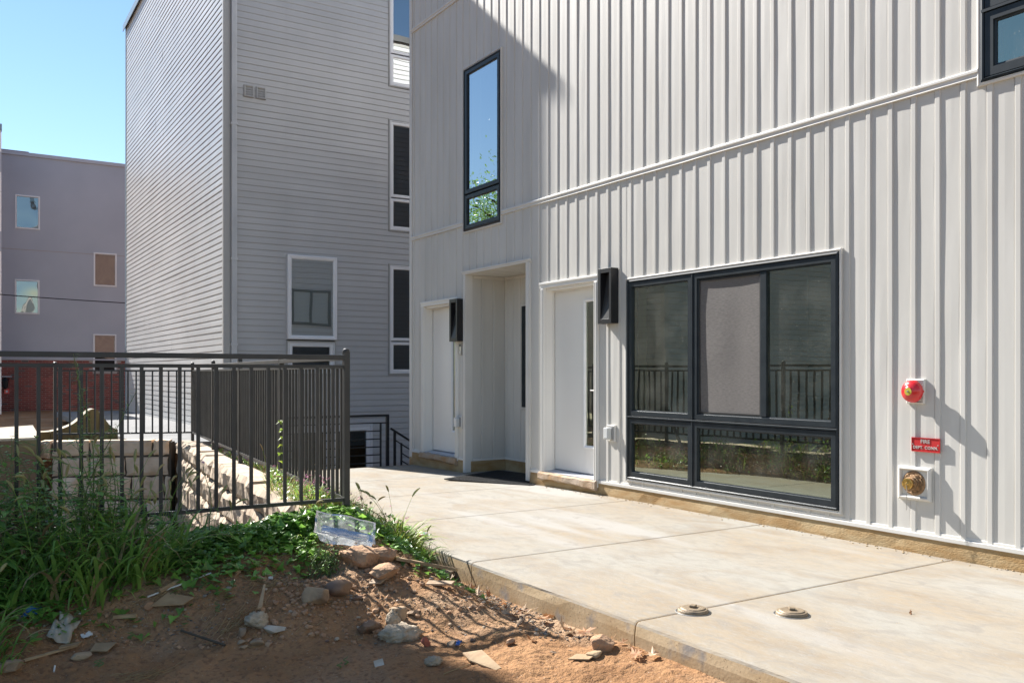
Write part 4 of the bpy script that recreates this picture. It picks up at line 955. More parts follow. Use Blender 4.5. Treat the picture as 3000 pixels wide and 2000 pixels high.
# long wall beneath the receding railing
A0 = Vector((2.05, 5.80)); A1 = Vector((2.815, 13.66)); dv = (A1-A0).normalized(); nv = Vector((-dv.y, dv.x))   # normal towards -X
lw = thing('stone_wall', (A0.x, A0.y, -1.9), 'sunlit rough stone retaining wall receding beneath the long railing', 'wall')
fl = lambda u, o, z: (A0.x+dv.x*u+nv.x*o, A0.y+dv.y*u+nv.y*o, z)
LL = (A1-A0).length; zt = .285; rs = random.Random(5); si = 0
for hgt in (.24, .30, .34, .33, .36, .36):
    u = -.02-rs.random()*.3
    while u < LL:
        w_ = rs.uniform(.42, .85); b = min(u+w_, LL-.0)
        if b-max(u, 0) > .08: stone_block(lw, fl, max(u, 0), b, zt-hgt, zt+(rs.uniform(-.012, .015) if hgt == .24 else 0), .26, .085, si, max(5, (b-u)/.065), hgt/.055); si += 1
        u += w_
    zt -= hgt
mb = MB(); b0 = [fl(-.0, -.06, -1.9), fl(LL+.2, -.06, -1.9), fl(LL+.2, -.29, -1.9), fl(0, -.29, -1.9)]
mb.add(b0+[(x, y, .25) for x, y, z in b0], [(0, 1, 5, 4), (1, 2, 6, 5), (2, 3, 7, 6), (3, 0, 4, 7), (4, 5, 6, 7)]); mb.build('wall_core', 'joint', lw)
# far wall facing the camera
B0 = Vector((2.72, 13.66)); B1 = Vector((1.22, 14.36)); dB = (B1-B0).normalized(); nB = Vector((-dB.y, dB.x))
if nB.y > 0: nB = -nB
fw_ = thing('stone_wall', (B1.x, B1.y, -1.9), 'shaded tan block wall closing the far end of the sunken area', 'wall')
def ff(u, o, z): return (B1.x-dB.x*u+nB.x*o, B1.y-dB.y*u+nB.y*o, z)
LB = (B1-B0).length
rows = [(.245, [0, .52, 1.40, LB-.02]), (.29, [-.02, .52, 1.02, LB-.03]), (.345, [-.05, .38, 1.10, 1.56, LB]), (.35, [-.1, .65, 1.3, LB]), (.35, [0, .4, 1.1, LB])]
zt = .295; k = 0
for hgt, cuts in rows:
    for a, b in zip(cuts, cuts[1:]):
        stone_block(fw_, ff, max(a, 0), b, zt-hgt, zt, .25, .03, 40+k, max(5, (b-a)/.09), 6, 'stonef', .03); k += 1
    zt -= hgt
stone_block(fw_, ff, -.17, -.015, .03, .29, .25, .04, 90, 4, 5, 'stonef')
mb = MB(); b0 = [ff(0, -.05, -1.9), ff(LB, -.05, -1.9), ff(LB, -.27, -1.9), ff(0, -.27, -1.9)]
mb.add(b0+[(x, y, .25) for x, y, z in b0], [(0, 1, 5, 4), (1, 2, 6, 5), (2, 3, 7, 6), (3, 0, 4, 7), (4, 5, 6, 7)]); mb.build('wall_core', 'joint', fw_)
# curved-top treated wood screen and stained concrete wall, far left
ws = thing('wood_screen', (1.7, 15.6, 0), 'olive treated-wood screen with a curved pale top behind the far stone wall', 'fence')
bx = np.linspace(1.18, 2.30, 9)
def ztop(x): return .345+.235*math.exp(-((x-1.93)/.20)**2)+.11*float(sstep(1.25, 1.8, x))*float(1-sstep(1.98, 2.28, x))
for a, b in zip(bx, bx[1:]):
    mb = MB(); y = 15.6; n = 4; vs = []
    for yy in (y, y+.34):
        for i in range(n+1): x = a+.003+(b-a-.006)*i/n; vs += [(x, yy, -.8), (x, yy, ztop(x))]
    k = 2*(n+1); fs = [(2*i, 2*i+2, 2*i+3, 2*i+1) for i in range(n)]; mi = [0]*n
    fs += [(k+2*i+2, k+2*i, k+2*i+1, k+2*i+3) for i in range(n)]; mi += [0]*n
    fs += [(2*i+1, 2*i+3, k+2*i+3, k+2*i+1) for i in range(n)]; mi += [1]*n
    fs += [(0, 1, k+1, k), (2*n, k+2*n, k+2*n+1, 2*n+1)]; mi += [0, 0]
    mb.v = vs; mb.f = fs; mb.m = mi; mb.build('wood_board', ['wood', 'woodtop'], ws)
cw_ = thing('concrete_wall', (.3, 14.2, 0), 'stained olive and brown wall with a pale curved top at the left edge', 'wall')
mb = MB(); n = 18; vs = []; fs = []; mi = []
for i in range(n+1):
    x = -2.2+3.28*i/n; zt2 = .355+.012*float(vnoise(x*3, 1)); back = 15.6+.05*math.sin(x*2)
    vs += [(x, 14.25+.015*float(vnoise(x*4, 2)), -1.9), (x, 14.25, -.20), (x, 14.27, zt2-.03), (x, 14.31, zt2), (x, back, zt2+.11*float(sstep(-1, 1.3, x))), (x, back, -1.9)]
for i in range(n):
    for k in range(5): fs.append((i*6+k, (i+1)*6+k, (i+1)*6+k+1, i*6+k+1)); mi.append(1 if k in (2, 3) else 0)
fs += [tuple(reversed(range(6))), tuple(range(n*6, n*6+6))]; mi += [0, 0]
mb.v = vs; mb.f = [tuple(reversed(f)) for f in fs]; mb.m = mi; mb.build('wall_body', ['concwall', 'woodtop'], cw_)
mb = MB(); mb.tube([(-2.2, 14.21, -.55), (-.5, 14.205, -.545), (1.05, 14.21, -.535)], .012, 8); mb.build('conduit', 'pvc', cw_)

# ======================================================================
# TREES (seen in reflections and from the side)
# ======================================================================
def tree(x, y, h, label, seed):
    rr = random.Random(seed); t = thing('broadleaf_tree', (x, y, -.1), label, 'tree', 'trees beyond the buildings'); mb = MB(); ends = []
    mb.tube([(x, y, -.2), (x+.1, y, h*.3), (x+.2, y+.1, h*.6), (x+.1, y, h*.9)], [h*.025, h*.019, h*.012, .03], 8)
    for i in range(16):
        z = h*rr.uniform(.28, .85); a = rr.uniform(0, 6.28); L = h*.34*(1.15-z/h)*rr.uniform(.8, 1.3)
        p = [(x, y, z), (x+L*.5*math.cos(a), y+L*.5*math.sin(a), z+L*.3), (x+L*math.cos(a), y+L*math.sin(a), z+L*.5)]
        mb.tube(p, [h*.008, h*.005, .015], 5); ends += [Vector(p[1]), Vector(p[2]), (Vector(p[1])+Vector(p[2]))/2]
    mb.build('trunk', 'bark', t); ends.append(Vector((x, y, h*.95))); lf = MB()
    for i in range(9000):
        c_ = rr.choice(ends)+Vector((rr.gauss(0, h*.05), rr.gauss(0, h*.05), rr.gauss(0, h*.05))); s_ = rr.uniform(.045, .10)
        u = Vector((rr.gauss(0, 1), rr.gauss(0, 1), rr.gauss(0, 1))).normalized()*s_; v = u.cross(Vector((rr.gauss(0, 1), rr.gauss(0, 1), rr.gauss(0, 1)))).normalized()*s_*.6
        lf.add([c_-u, c_+v*.8, c_+u, c_-v*.8], [(0, 1, 2, 3)])
    lf.build('crown', 'leaf', t)
tree(-13.4, 40, 12.6, 'tall loose-crowned tree standing beyond the neighbour building', 1)
tree(-19, 43, 12, 'broad tree left of the tall loose-crowned tree', 2); tree(-8.5, 52, 11, 'smaller tree behind the tall loose-crowned tree', 3)
tree(-26, 36, 13, 'leftmost of the trees beyond the neighbour building', 8)
# ======================================================================
# PLANTS
# ======================================================================
def blade(mb, root, az, L, droop, w, lean=.3, n=7, mi=0):
    """arching tapered ribbon"""
    root = Vector(root); d = Vector((math.cos(az), math.sin(az), 0)); side = Vector((-d.y, d.x, 0)); vs = []; p = root.copy(); th = math.pi/2-lean; st = L/n
    for i in range(n+1):
        t = i/n; ww = w*(.55+.9*t if t < .35 else .865*(1-((t-.35)/.65)**1.6))*.5+.0003
        tw = side.copy(); tw.z += .25*math.sin(az*3+t*2); vs += [p-tw*ww, p+tw*ww]
        p = p+(d*math.cos(th)+Vector((0, 0, 1))*math.sin(th))*st; th -= droop*(.5+t)/n*1.05
    mb.add(vs, [(2*i, 2*i+1, 2*i+3, 2*i+2) for i in range(n)], mi); return p, th
def leaf(mb, p, d, L, w, mi=0, fold=.25, curl=.3):
    """lance leaf, 6 faces"""
    p = Vector(p); d = Vector(d).normalized(); s_ = d.cross(Vector((0, 0, 1)));
    s_ = s_.normalized() if s_.length > .01 else Vector((1, 0, 0)); u = s_.cross(d); vs = [p]
    for t, k in ((.3, .85), (.62, .75)):
        c_ = p+d*L*t-Vector((0, 0, 1))*curl*L*t*t; vs += [c_-s_*w*k*.5+u*fold*w*.5, c_, c_+s_*w*k*.5+u*fold*w*.5]
    vs.append(p+d*L-Vector((0, 0, 1))*curl*L); mb.add(vs, [(0, 2, 1), (0, 3, 2), (1, 2, 5, 4), (2, 3, 6, 5), (4, 5, 7), (5, 6, 7)], mi)
def ivyleaf(mb, p, az, L, tilt_, mi=0):
    """heart / three-lobed vine leaf"""
    c_, s_ = math.cos(az), math.sin(az); ct, st = math.cos(tilt_), math.sin(tilt_)
    pts = [(0, 0, 0), (-.18, .42, .05), (.10, .50, .08), (.42, .26, .03), (1.0, 0, -.10), (.42, -.26, .03), (.10, -.50, .08), (-.18, -.42, .05), (.45, 0, -.04)]
    vs = []
    for x, y, z in pts:
        x *= L; y *= L; z *= L; x2 = x*ct-z*st; z2 = x*st+z*ct; vs.append((p[0]+x2*c_-y*s_, p[1]+x2*s_+y*c_, p[2]+z2))
    mb.add(vs, [(0, 8, 2, 1), (8, 3, 2), (8, 4, 3), (8, 5, 4), (8, 6, 5), (0, 7, 6, 8)], mi)
def seedhead(parent, p, d, L, r, m='seed', seed=0):
    rr = random.Random(seed); p = Vector(p); d = Vector(d).normalized(); mb = MB(); pts = []; rad = []
    n = 6; q_ = p.copy(); dd = d.copy()
    for i in range(n+1):
        pts.append(q_.copy()); rad.append(r*(math.sin(math.pi*min(.97, max(.06, i/n)))**.5)); dd = (dd+Vector((0, 0, -.16))).normalized(); q_ = q_+dd*L/n
    mb.tube(pts, rad, 6)
    for i in range(46):
        k = rr.random()*(n-.01); a = pts[int(k)].lerp(pts[int(k)+1], k % 1); v = Vector((rr.gauss(0, 1), rr.gauss(0, 1), rr.gauss(0, 1))).normalized(); b = a+(v+dd*.6).normalized()*r*2.0; s_ = v.cross(dd).normalized()*.0007
        mb.add([a-s_, a+s_, b], [(0, 1, 2)])
    return mb.build('seed_head', m, parent)
def grass_clump(x, y, nblade, L, spread, heads, label, group='foxtail grass clumps on the shaded bank', seed=0, m='grass', w=.012, dry=.12, headm='seed', bias=None):
    rr = random.Random(seed*77+5); z0 = gh(x, y); t = thing('foxtail_grass', (x, y, z0), label, 'grass', group); mb = MB()
    for i in range(nblade):
        a = rr.uniform(0, 6.283); r = spread*math.sqrt(rr.random())*.5; px, py = x+r*math.cos(a), y+r*math.sin(a)
        if bias is not None and rr.random() < .6: a = bias+rr.gauss(0, .6)
        blade(mb, (px, py, gh(px, py)-.01), a+rr.gauss(0, .5), L*rr.uniform(.45, 1.1), rr.uniform(1.3, 2.9), w*rr.uniform(.6, 1.3), rr.uniform(.05, .55), mi=1 if rr.random() < dry else 0)
    for i in range(int(nblade*.5)):   # short lower leaves
        a = rr.uniform(0, 6.283); r = spread*math.sqrt(rr.random())*.6; px, py = x+r*math.cos(a), y+r*math.sin(a)
        blade(mb, (px, py, gh(px, py)-.01), a, L*rr.uniform(.2, .5), rr.uniform(.8, 2.6), w*.7, rr.uniform(.2, 1.0), n=5, mi=1 if rr.random() < dry*1.6 else 0)
    tops = []
    for i in range(heads):
        a = rr.uniform(0, 6.283); r = spread*.4*rr.random(); px, py = x+r*math.cos(a), y+r*math.sin(a); hh = L*rr.uniform(.95, 1.35)
        pts = []; ln = rr.uniform(.1, .45)
        for k in range(6): s_ = k/5; pts.append(Vector((px+math.cos(a)*hh*ln*s_*s_, py+math.sin(a)*hh*ln*s_*s_, gh(px, py)+hh*(s_-.12*s_*s_*ln*3))))
        mb.tube(pts, [.0018, .0016, .0014, .0012, .0011, .001], 4, cap=False); tops.append((pts[-1], (pts[-1]-pts[-2]).normalized()))
    mb.build('blades', [m, 'dry'], t)
    for k, (p, d) in enumerate(tops): seedhead(t, p, d, rr.uniform(.045, .085), rr.uniform(.006, .009), headm, seed*31+k)
    return t
LS = 1.32
GL = 'arching green foxtail grass in the shaded weeds at lower left'
k = 0
for (x, y, nb_, L, sp_, hd) in [(.22, 5.05, 50, .40, .22, 2), (.45, 5.10, 60, .46, .22, 4), (.64, 5.08, 75, .50, .24, 5), (.80, 5.14, 75, .50, .24, 6), (.96, 5.22, 60, .44, .22, 6), (1.08, 5.36, 34, .34, .2, 4),
        (.55, 5.32, 55, .54, .24, 6), (.35, 5.38, 40, .52, .24, 3), (.76, 5.42, 50, .52, .24, 7), (.10, 5.3, 46, .48, .26, 2), (-.15, 5.1, 50, .48, .26, 2), (.98, 5.50, 26, .40, .2, 5), (1.30, 5.60, 16, .30, .2, 3)]:
    grass_clump(x, y, int(nb_*.85), L*1.05, sp_*1.1, hd, GL, seed=k, w=.020, dry=.1+.06*(k % 3)); k += 1
for (x, y, nb_, L, sp_, hd) in [(.12, 4.62, 46, .26, .26, 0), (.10, 4.75, 60, .32, .26, 1), (-.1, 4.5, 60, .30, .3, 0), (.05, 4.9, 40, .28, .2, 0)]:
    grass_clump(x, y, nb_, L, sp_, hd, 'low sprawling blue-green grass at the lower left edge', 'low grass clumps at the lower left edge', seed=k, dry=.2); k += 1
grass_clump(2.66, 5.74, 210, .42, .17, 5, 'bushy upright grass tuft right of the corner post, against the slab', None, seed=61, m='grassy', dry=.10, w=.017)
grass_clump(2.50, 5.86, 60, .30, .20, 3, 'shorter yellow-green grass tuft behind the bushy one at the post', None, seed=62, m='grassy', dry=.15, w=.009)
grass_clump(2.74, 5.60, 70, .30, .16, 1, 'low green grass at the slab edge in front of the bushy tuft', None, seed=66, m='grass', w=.015)
grass_clump(1.50, 5.60, 26, .22, .22, 1, 'thin grass tuft among vines under the near railing', None, seed=63, m='grassy', w=.007)
grass_clump(1.85, 5.45, 26, .24, .2, 1, 'fine yellow grass tuft left of the clear plastic tray', None, seed=64, m='grassy', w=.006)
# tall leafy weeds
def weed(x, y, H_, nst, label, seed, group=None, leafL=.075, m='leaf', flower=None, spread=.14, feather=False):
    rr = random.Random(seed*13+1); t = thing('leafy_weed', (x, y, gh(x, y)), label, 'weed', group); sm = MB(); lm = MB(); fm = MB()
    for s_ in range(nst):
        a = rr.uniform(0, 6.28); bx_, by_ = x+spread*.3*rr.gauss(0, 1), y+spread*.3*rr.gauss(0, 1); ln = rr.uniform(.05, .35); h = H_*rr.uniform(.65, 1.0) if s_ else H_; z0 = gh(bx_, by_); pts = []; n = 9
        wob = rr.uniform(0, 6)
        for i in range(n+1):
            q_ = i/n; pts.append(Vector((bx_+math.cos(a)*h*ln*q_*q_+.012*math.sin(q_*9+wob), by_+math.sin(a)*h*ln*q_*q_, z0+h*q_)))
        sm.tube(pts, [.0045*(1-.7*i/n) for i in range(n+1)], 5, cap=False); az = rr.uniform(0, 6)
        nl = int(h/.036)
        for i in range(nl):
            q_ = .1+.9*i/nl; f = q_*n; p = pts[min(int(f), n-1)].lerp(pts[min(int(f)+1, n)], f % 1 if f < n else 1); az += 2.4+rr.uniform(-.3, .3)
            L = leafL*rr.uniform(.6, 1.25)*(1.25-.75*q_)
            d = Vector((math.cos(az), math.sin(az), rr.uniform(-.1, .7)))
            if feather and q_ > .5:
                for j in range(5):
                    aa = az+rr.uniform(-.6, .6); leaf(lm, p+Vector((0, 0, .008*j)), (math.cos(aa), math.sin(aa), rr.uniform(0, .8)), L*.8, L*.10)
            else:
                b_ = p+d.normalized()*L*.25; leaf(lm, b_, d, L, L*rr.uniform(.30, .44), curl=rr.uniform(.1, .5))
                if rr.random() < .5:
                    d2 = Vector((math.cos(az+.9), math.sin(az+.9), .5)); e_ = p+d2.normalized()*L*1.3; sm.tube([p, e_], .0012, 3, cap=False)
                    for j in range(3): leaf(lm, p.lerp(e_, .4+.3*j), (math.cos(az+j*2), math.sin(az+j*2), .3), L*.55, L*.2)
        if flower:
            for j in range(7): v = Vector((rr.gauss(0, 1), rr.gauss(0, 1), rr.gauss(0, 1))).normalized(); leaf(fm, pts[-1], v, .018, .008)
    sm.build('stems', 'stem', t); lm.build('foliage', m, t)
    if flower: fm.build('flower', flower, t)
    return t
weed(.66, 5.45, 1.16, 4, 'tallest feathery weed reaching up the railing at left', 2, leafL=.095, feather=True)
WG = 'dark leafy weeds against the near railing'; WLb = 'dark green leafy weed standing in the shaded clump at the railing'
for i, (x, y, h, n_) in enumerate([(.28, 5.5, .90, 7), (.05, 5.55, .80, 6), (.48, 5.62, .92, 7), (.80, 5.58, .62, 5), (.98, 5.66, .42, 4), (.90, 5.42, .46, 4), (.15, 5.25, .68, 7), (.60, 5.30, .66, 6), (-.15, 5.4, .8, 6), (1.16, 5.64, .34, 3), (.38, 5.24, .66, 6), (-.3, 5.2, .7, 6), (.68, 5.60, .95, 6), (.20, 5.60, .95, 6)]):
    weed(x, y, h*.78, max(2, n_-2), WLb, 20+i, group=WG, leafL=.14, feather=i % 4 == 1)
weed(1.40, 5.66, .52, 1, 'single arching stem with a lilac flower by the stone wall', 77, leafL=.04, flower='lilac')
for i, (x, y, h) in enumerate([(1.871, 5.123, .16), (1.887, 4.995, .13), (1.826, 5.057, .15), (1.938, 5.075, .11)]): weed(x, y, h, 7, 'small silvery-green leafy weed below the clear plastic tray', 90+i, group='small leafy weeds below the plastic tray', leafL=.045, spread=.1, m='ivy')
SP_ = [(0.751, 4.732), (1.189, 4.762), (1.15, 4.946), (0.552, 4.923), (1.299, 4.911), (1.569, 3.954), (0.591, 4.514), (1.217, 4.875), (0.673, 5.077), (1.02, 4.94)]
for i, (x, y) in enumerate(SP_): weed(x, y, .035, 2, 'tiny green seedling on the bare soil', 120+i, group='seedlings scattered on the bare soil', leafL=.035, spread=.04, m='ivy')
# vine mat along the foot of the railing : nobody could count its leaves
vm = MB(); rr = random.Random(9)
def vine_density(x, y):
    d = math.exp(-((y-(5.62))/.27)**2)*float(sstep(.9, 1.4, x))*float(1-sstep(2.6, 2.75, x))
    d = max(d, .95*math.exp(-(((x-2.70)/.26)**2+((y-5.72)/.62)**2))); d = max(d, .8*math.exp(-(((x-2.25)/.35)**2+((y-5.58)/.26)**2)))
    d = max(d, .5*math.exp(-(((x-1.9)/.2)**2+((y-5.22)/.15)**2))); d = max(d, .5*math.exp(-(((x-.6)/.7)**2+((y-5.3)/.3)**2)))
    return d*(.55+.6*float(vnoise(x*3.2, y*3.2)))
cnt = 0
for i in range(70000):
    x = rr.uniform(.0, 2.99); y = rr.uniform(4.7, 6.6)
    if rr.random() > vine_density(x, y)*1.5: continue
    if y > 6.02 and x < float(wall_line(y))+.1: continue
    if x > 2.80 and y < 5.75: continue
    if ((x-2.076)/.19)**2+((y-5.219-.02)/.15)**2 < 1: continue
    hgt = .02+.13*rr.random()**1.3*min(1, vine_density(x, y)*1.6)
    if x > 2.86: hgt = .05+.05*rr.random()
    ivyleaf(vm, (x, y, gh(x, min(y, 6.0) if x < 2.3 else y)+hgt), rr.uniform(0, 6.28), rr.uniform(.026, .066), rr.gauss(0, .5)-.15); cnt += 1
    if cnt > 10500: break
top(vm, 'vine_ground_cover', 'ivy', (1.9, 5.6, .2), 'dense low mat of green vine leaves under the near railing', 'ground cover', kind='stuff')
# yellowish weeds, straw and pink flowers between the stone wall and the slab
wmb_ = MB(); pk = MB(); rr = random.Random(31)
for i in range(13000):
    y = 6.05+6.2*rr.random()**1.9; a = float(wall_line(y))+.25-.22*float(1-sstep(7.2, 8.6, y)); b = float(slab_edge(y))+.02; x = a+(b-a)*rr.random()
    if rr.random() > .45+.7*float(vnoise(x*5, y*2.5)): continue
    z = gh(x, y); r_ = rr.random(); f = 1.25-.8*float(sstep(8, 11.5, y)); z = max(z, .26) if x < float(wall_line(y))+.3 else z
    if r_ < .42: blade(wmb_, (x, y, z-.01), rr.uniform(0, 6.28), rr.uniform(.08, .24)*f, rr.uniform(.6, 2.2), .006, rr.uniform(.1, .8), n=4, mi=0 if rr.random() < .6 else 1)
    elif r_ < .93: ivyleaf(wmb_, (x, y, z+rr.uniform(.01, .13)*f), rr.uniform(0, 6.28), rr.uniform(.016, .038), rr.gauss(0, .5), mi=2)
    else:
        p = Vector((x, y, z+rr.uniform(.06, .20)*f))
        for j in range(4): leaf(pk, p, (rr.gauss(0, 1), rr.gauss(0, 1), rr.uniform(0, 1.5)), .022, .008)
t_ = top(wmb_, 'mixed_weeds', ['grassy', 'dry', 'ivy'], (2.7, 7.5, .1), 'sunlit yellow-green weeds filling the strip behind the railing', 'weeds', kind='stuff'); top(pk, 'pink_blossoms', 'pink', (2.7, 7.5, .15), 'tiny pink blossoms dotted through the weed strip', 'blossoms', kind='stuff')
for i, (x, y, L) in enumerate([(2.50, 7.0, .36), (2.56, 7.4, .42), (2.62, 6.9, .34), (2.5, 8.1, .45), (2.78, 6.6, .3)]):
    grass_clump(x, y, 10, L*.6, .12, 2, 'slender dry foxtail with pale heads in the weed strip', 'dry foxtails in the weed strip', seed=70+i, m='grassy', headm='dry', w=.005)
# climbing vine on the receding railing
t = thing('climbing_vine', (2.455, 7.62, .3), 'single leafy vine climbing a baluster of the receding railing', 'vine'); mb = MB(); lm = MB(); pts = [Vector((2.46+.012*math.sin(i*1.3), 7.66+.014*math.cos(i*1.3), .28+i*.07)) for i in range(9)]
mb.tube(pts, .0025, 5); mb.build('stem', 'stem', t)
for i in range(1, 9):
    for s_ in (0, 1): ivyleaf(lm, pts[i]+Vector((-.01, -.02, 0)), 3.6+s_*1.5+i*.7, .055, -.5)
lm.build('foliage', 'grassy', t)

# ======================================================================
# STONES, TRASH, LITTER
# ======================================================================
def ico(sub):
    bm = bmesh.new(); bmesh.ops.create_icosphere(bm, subdivisions=sub, radius=1); v = [tuple(x.co) for x in bm.verts]; f = [tuple(y.index for y in x.verts) for x in bm.faces]; bm.free(); return np.array(v), f
ICO = {s_: ico(s_) for s_ in (1, 2, 3, 4)}
def rock(name, x, y, size, m, label, cat='rock', group=None, seed=0, rough=.18, block=0.0, sub=4, rz=0.0, sink=.25, fine=.04, facets=11):
    V, F_ = ICO[sub]; V = V.copy()
    if block: V = np.sign(V)*np.abs(V)**(1-block); V = V/np.max(np.abs(V))
    nrm = V/np.linalg.norm(V, axis=1)[:, None]
    d = rough*fbm(V[:, 0]*1.3+seed*5, V[:, 1]*1.3, V[:, 2]*1.3+seed, 3)+fine*fbm(V[:, 0]*6+seed, V[:, 1]*6, V[:, 2]*6, 3)
    V = V+nrm*d[:, None]
    if facets:
        rp = random.Random(seed*7+1)
        for _ in range(facets):
            nn_ = np.array([rp.gauss(0, 1), rp.gauss(0, 1), rp.gauss(0, 1)]); nn_ /= np.linalg.norm(nn_); dd = rp.uniform(.52, .85); ex = np.maximum(0, V@nn_-dd); V = V-ex[:, None]*nn_*.93
        V = V/np.max(np.abs(V), axis=0); V = V+nrm*(fine*.5*fbm(V[:, 0]*9+seed, V[:, 1]*9, V[:, 2]*9, 3))[:, None]
    V = V*np.array(size)/2; c_, s_ = math.cos(rz), math.sin(rz); V = np.stack([V[:, 0]*c_-V[:, 1]*s_, V[:, 0]*s_+V[:, 1]*c_, V[:, 2]], 1)
    z = gh(x, y)+size[2]*(.5-sink); mb = MB(); mb.v = [tuple(p) for p in V]; mb.f = list(F_); mb.m = [0]*len(F_)
    o = mb.build(name, m, None, smooth=not block or fine > .03); o.location = (x, y, z); return settags(o, label, cat, group)
rock('rock', 1.677, 4.619, (.155, .13, .125), 'rockt', 'tan angular rock at the left of the touching pair', seed=1, block=.25, rz=.3)
rock('rock', 1.826, 4.691, (.165, .12, .10), 'rockb', 'smooth rounded brown cobble at the right of the touching pair', seed=2, rough=.08, fine=.01, facets=3)
rock('rock', 1.857, 4.345, (.145, .10, .09), 'rockb', 'dark brown squared stone on the shade line', seed=3, block=.62, rough=.06, rz=.5, fine=.012)
rock('rock', 1.964, 4.195, (.215, .135, .095), 'rockg', 'pale grey crumbly mortar lump beside the dark brown stone', seed=4, rough=.3, fine=.34, rz=-.2, facets=0)
rock('rock', 1.993, 4.342, (.075, .07, .11), 'rockg', 'small pale upright mortar lump behind the crumbly one', seed=14, rough=.3, fine=.34, facets=0)
rock('rock', 2.035, 4.369, (.10, .075, .095), 'rockt', 'yellow-tan angular stone above the pale lump', seed=5, block=.45, rough=.12, rz=-.6)
rock('dirt_clod', 2.094, 4.976, (.29, .22, .13), 'clod', 'largest crusty clod directly below the clear plastic tray', 'clod', seed=6, rough=.35, fine=.22, rz=.2)
rock('dirt_clod', 2.128, 4.754, (.20, .17, .11), 'clod', 'crusty clod lower right of the largest clod', 'clod', seed=7, rough=.3, fine=.22)
rock('dirt_clod', 2.227, 4.951, (.20, .14, .11), 'clod', 'crusty clod behind the two others, nearest the grass tuft', 'clod', seed=8, rough=.3, fine=.22)
rock('brick_fragment', 2.027, 4.019, (.052, .042, .058), 'chip', 'bright red-orange brick fragment on shaded soil', 'brick fragment', seed=9, rough=.2)
rock('brick_fragment', 2.952, 5.623, (.16, .07, .07), 'chip', 'reddish brick piece lying against the slab edge', 'brick fragment', seed=10, block=.6, rz=.3)
rock('rock', 2.88, 5.384, (.17, .10, .09), 'rockt', 'tan lump at the right end of the weathered board', seed=11, rough=.25)
rock('rock', 1.319, 4.532, (.135, .115, .12), 'rockg', 'pale knobbly stone with a wood splinter standing behind it', seed=12, rough=.3, fine=.28, facets=4)
rock('rock', 1.237, 4.483, (.055, .06, .06), 'rockt', 'small orange-tan cube-like stone left of the knobbly pale stone', seed=13, block=.6, rough=.05, rz=.3)
rock('shell_stone', 1.384, 4.456, (.14, .085, .045), 'paper', 'flat pale folded scrap lying right of the knobbly stone', 'scrap', seed=15, rough=.3, rz=-.4)
rock('rock', 2.747, 3.498, (.15, .10, .085), 'clod', 'rough tan clod lying against the slab at lower right', seed=16, rough=.3, fine=.08)
rock('rock', 2.647, 3.443, (.095, .06, .035), 'woodchip', 'flat tan stone just below the rough clod at the slab', seed=17, block=.5, rz=.2)
rock('rock', 1.291, 4.407, (.075, .055, .035), 'rockt', 'small flat tan stone in the shaded foreground', seed=18)
rock('rock', 0.863, 4.891, (.06, .05, .05), 'clod', 'small orange-tan stone near the flat chip board', seed=19)
rock('rock', 0.219, 4.542, (.12, .075, .06), 'rockt', 'tan stone at the extreme lower left edge', seed=20, block=.3)
rock('rock', 0.518, 4.631, (.10, .06, .035), 'rockt', 'flat tan stone right of the lower left slats', seed=21, block=.3)
rock('rock', 2.145, 3.956, (.05, .04, .04), 'rockt', 'tan pebble stone beside the blue plastic scrap', seed=22)
rock('rock', 2.404, 3.816, (.06, .04, .035), 'clod', 'small crumbled clod in the sunlit soil', seed=23)
rock('rock', 1.941, 3.766, (.09, .06, .05), 'rockg', 'pale crumbly lump near the bottom centre', seed=24, fine=.34, facets=0)
rock('rock', 1.915, 4.622, (.085, .05, .03), 'rockb', 'flat mauve-brown stone beside the touching pair', seed=25)
rock('rock', 1.221, 4.44, (.05, .035, .025), 'rockt', 'upper of two small oval stones below the scrap', seed=26, fine=.01); rock('rock', 1.226, 4.408, (.04, .028, .022), 'rockt', 'lower of two small oval stones below the scrap', seed=27, fine=.01)
rock('rock', 2.122, 4.367, (.07, .04, .03), 'rockt', 'flat stone behind the yellow-tan angular stone', seed=28)
# small loose stones one can still tell apart
rr = random.Random(17); protos = []
for i in range(5):
    V, F_ = ICO[2]; d = .25*fbm(V[:, 0]*1.5+i*9, V[:, 1]*1.5, V[:, 2]*1.5, 2); V2 = V*(1+d[:, None])*np.array([1, .75, .5]); mb = MB(); mb.v = [tuple(p) for p in V2]; mb.f = list(F_); mb.m = [0]*len(F_)
    protos.append(mb.build('pebble', ('gravel', 'rockt', 'rockg', 'gravel', 'rockb')[i], None))
def ground_pick(r_):
    while True:
        x = r_.uniform(.25, 2.9); y = r_.uniform(3.3, 5.4)
        if x < 1.1 and y > 4.95: continue
        if y < 4.9-.62*(x-.2)*.75: continue
        return x, y
for i in range(140):
    x, y = ground_pick(rr)
    if i % 3 == 0: x = min(2.9, 2.62+rr.random()*.28)
    p = protos[i % 5] if i < 5 else protos[i % 5].copy()
    if i >= 5: COL.objects.link(p)
    s_ = rr.uniform(.007, .017); p.scale = (s_, s_, s_); p.rotation_euler = (rr.uniform(-.3, .3), rr.uniform(-.3, .3), rr.uniform(0, 6.28)); p.location = (x, y, gh(x, y)+s_*.25)
    settags(p, 'small pebble lying loose on the red-brown soil', 'pebble', 'pebbles on the bare soil')
gm = MB(); V, F_ = ICO[1]
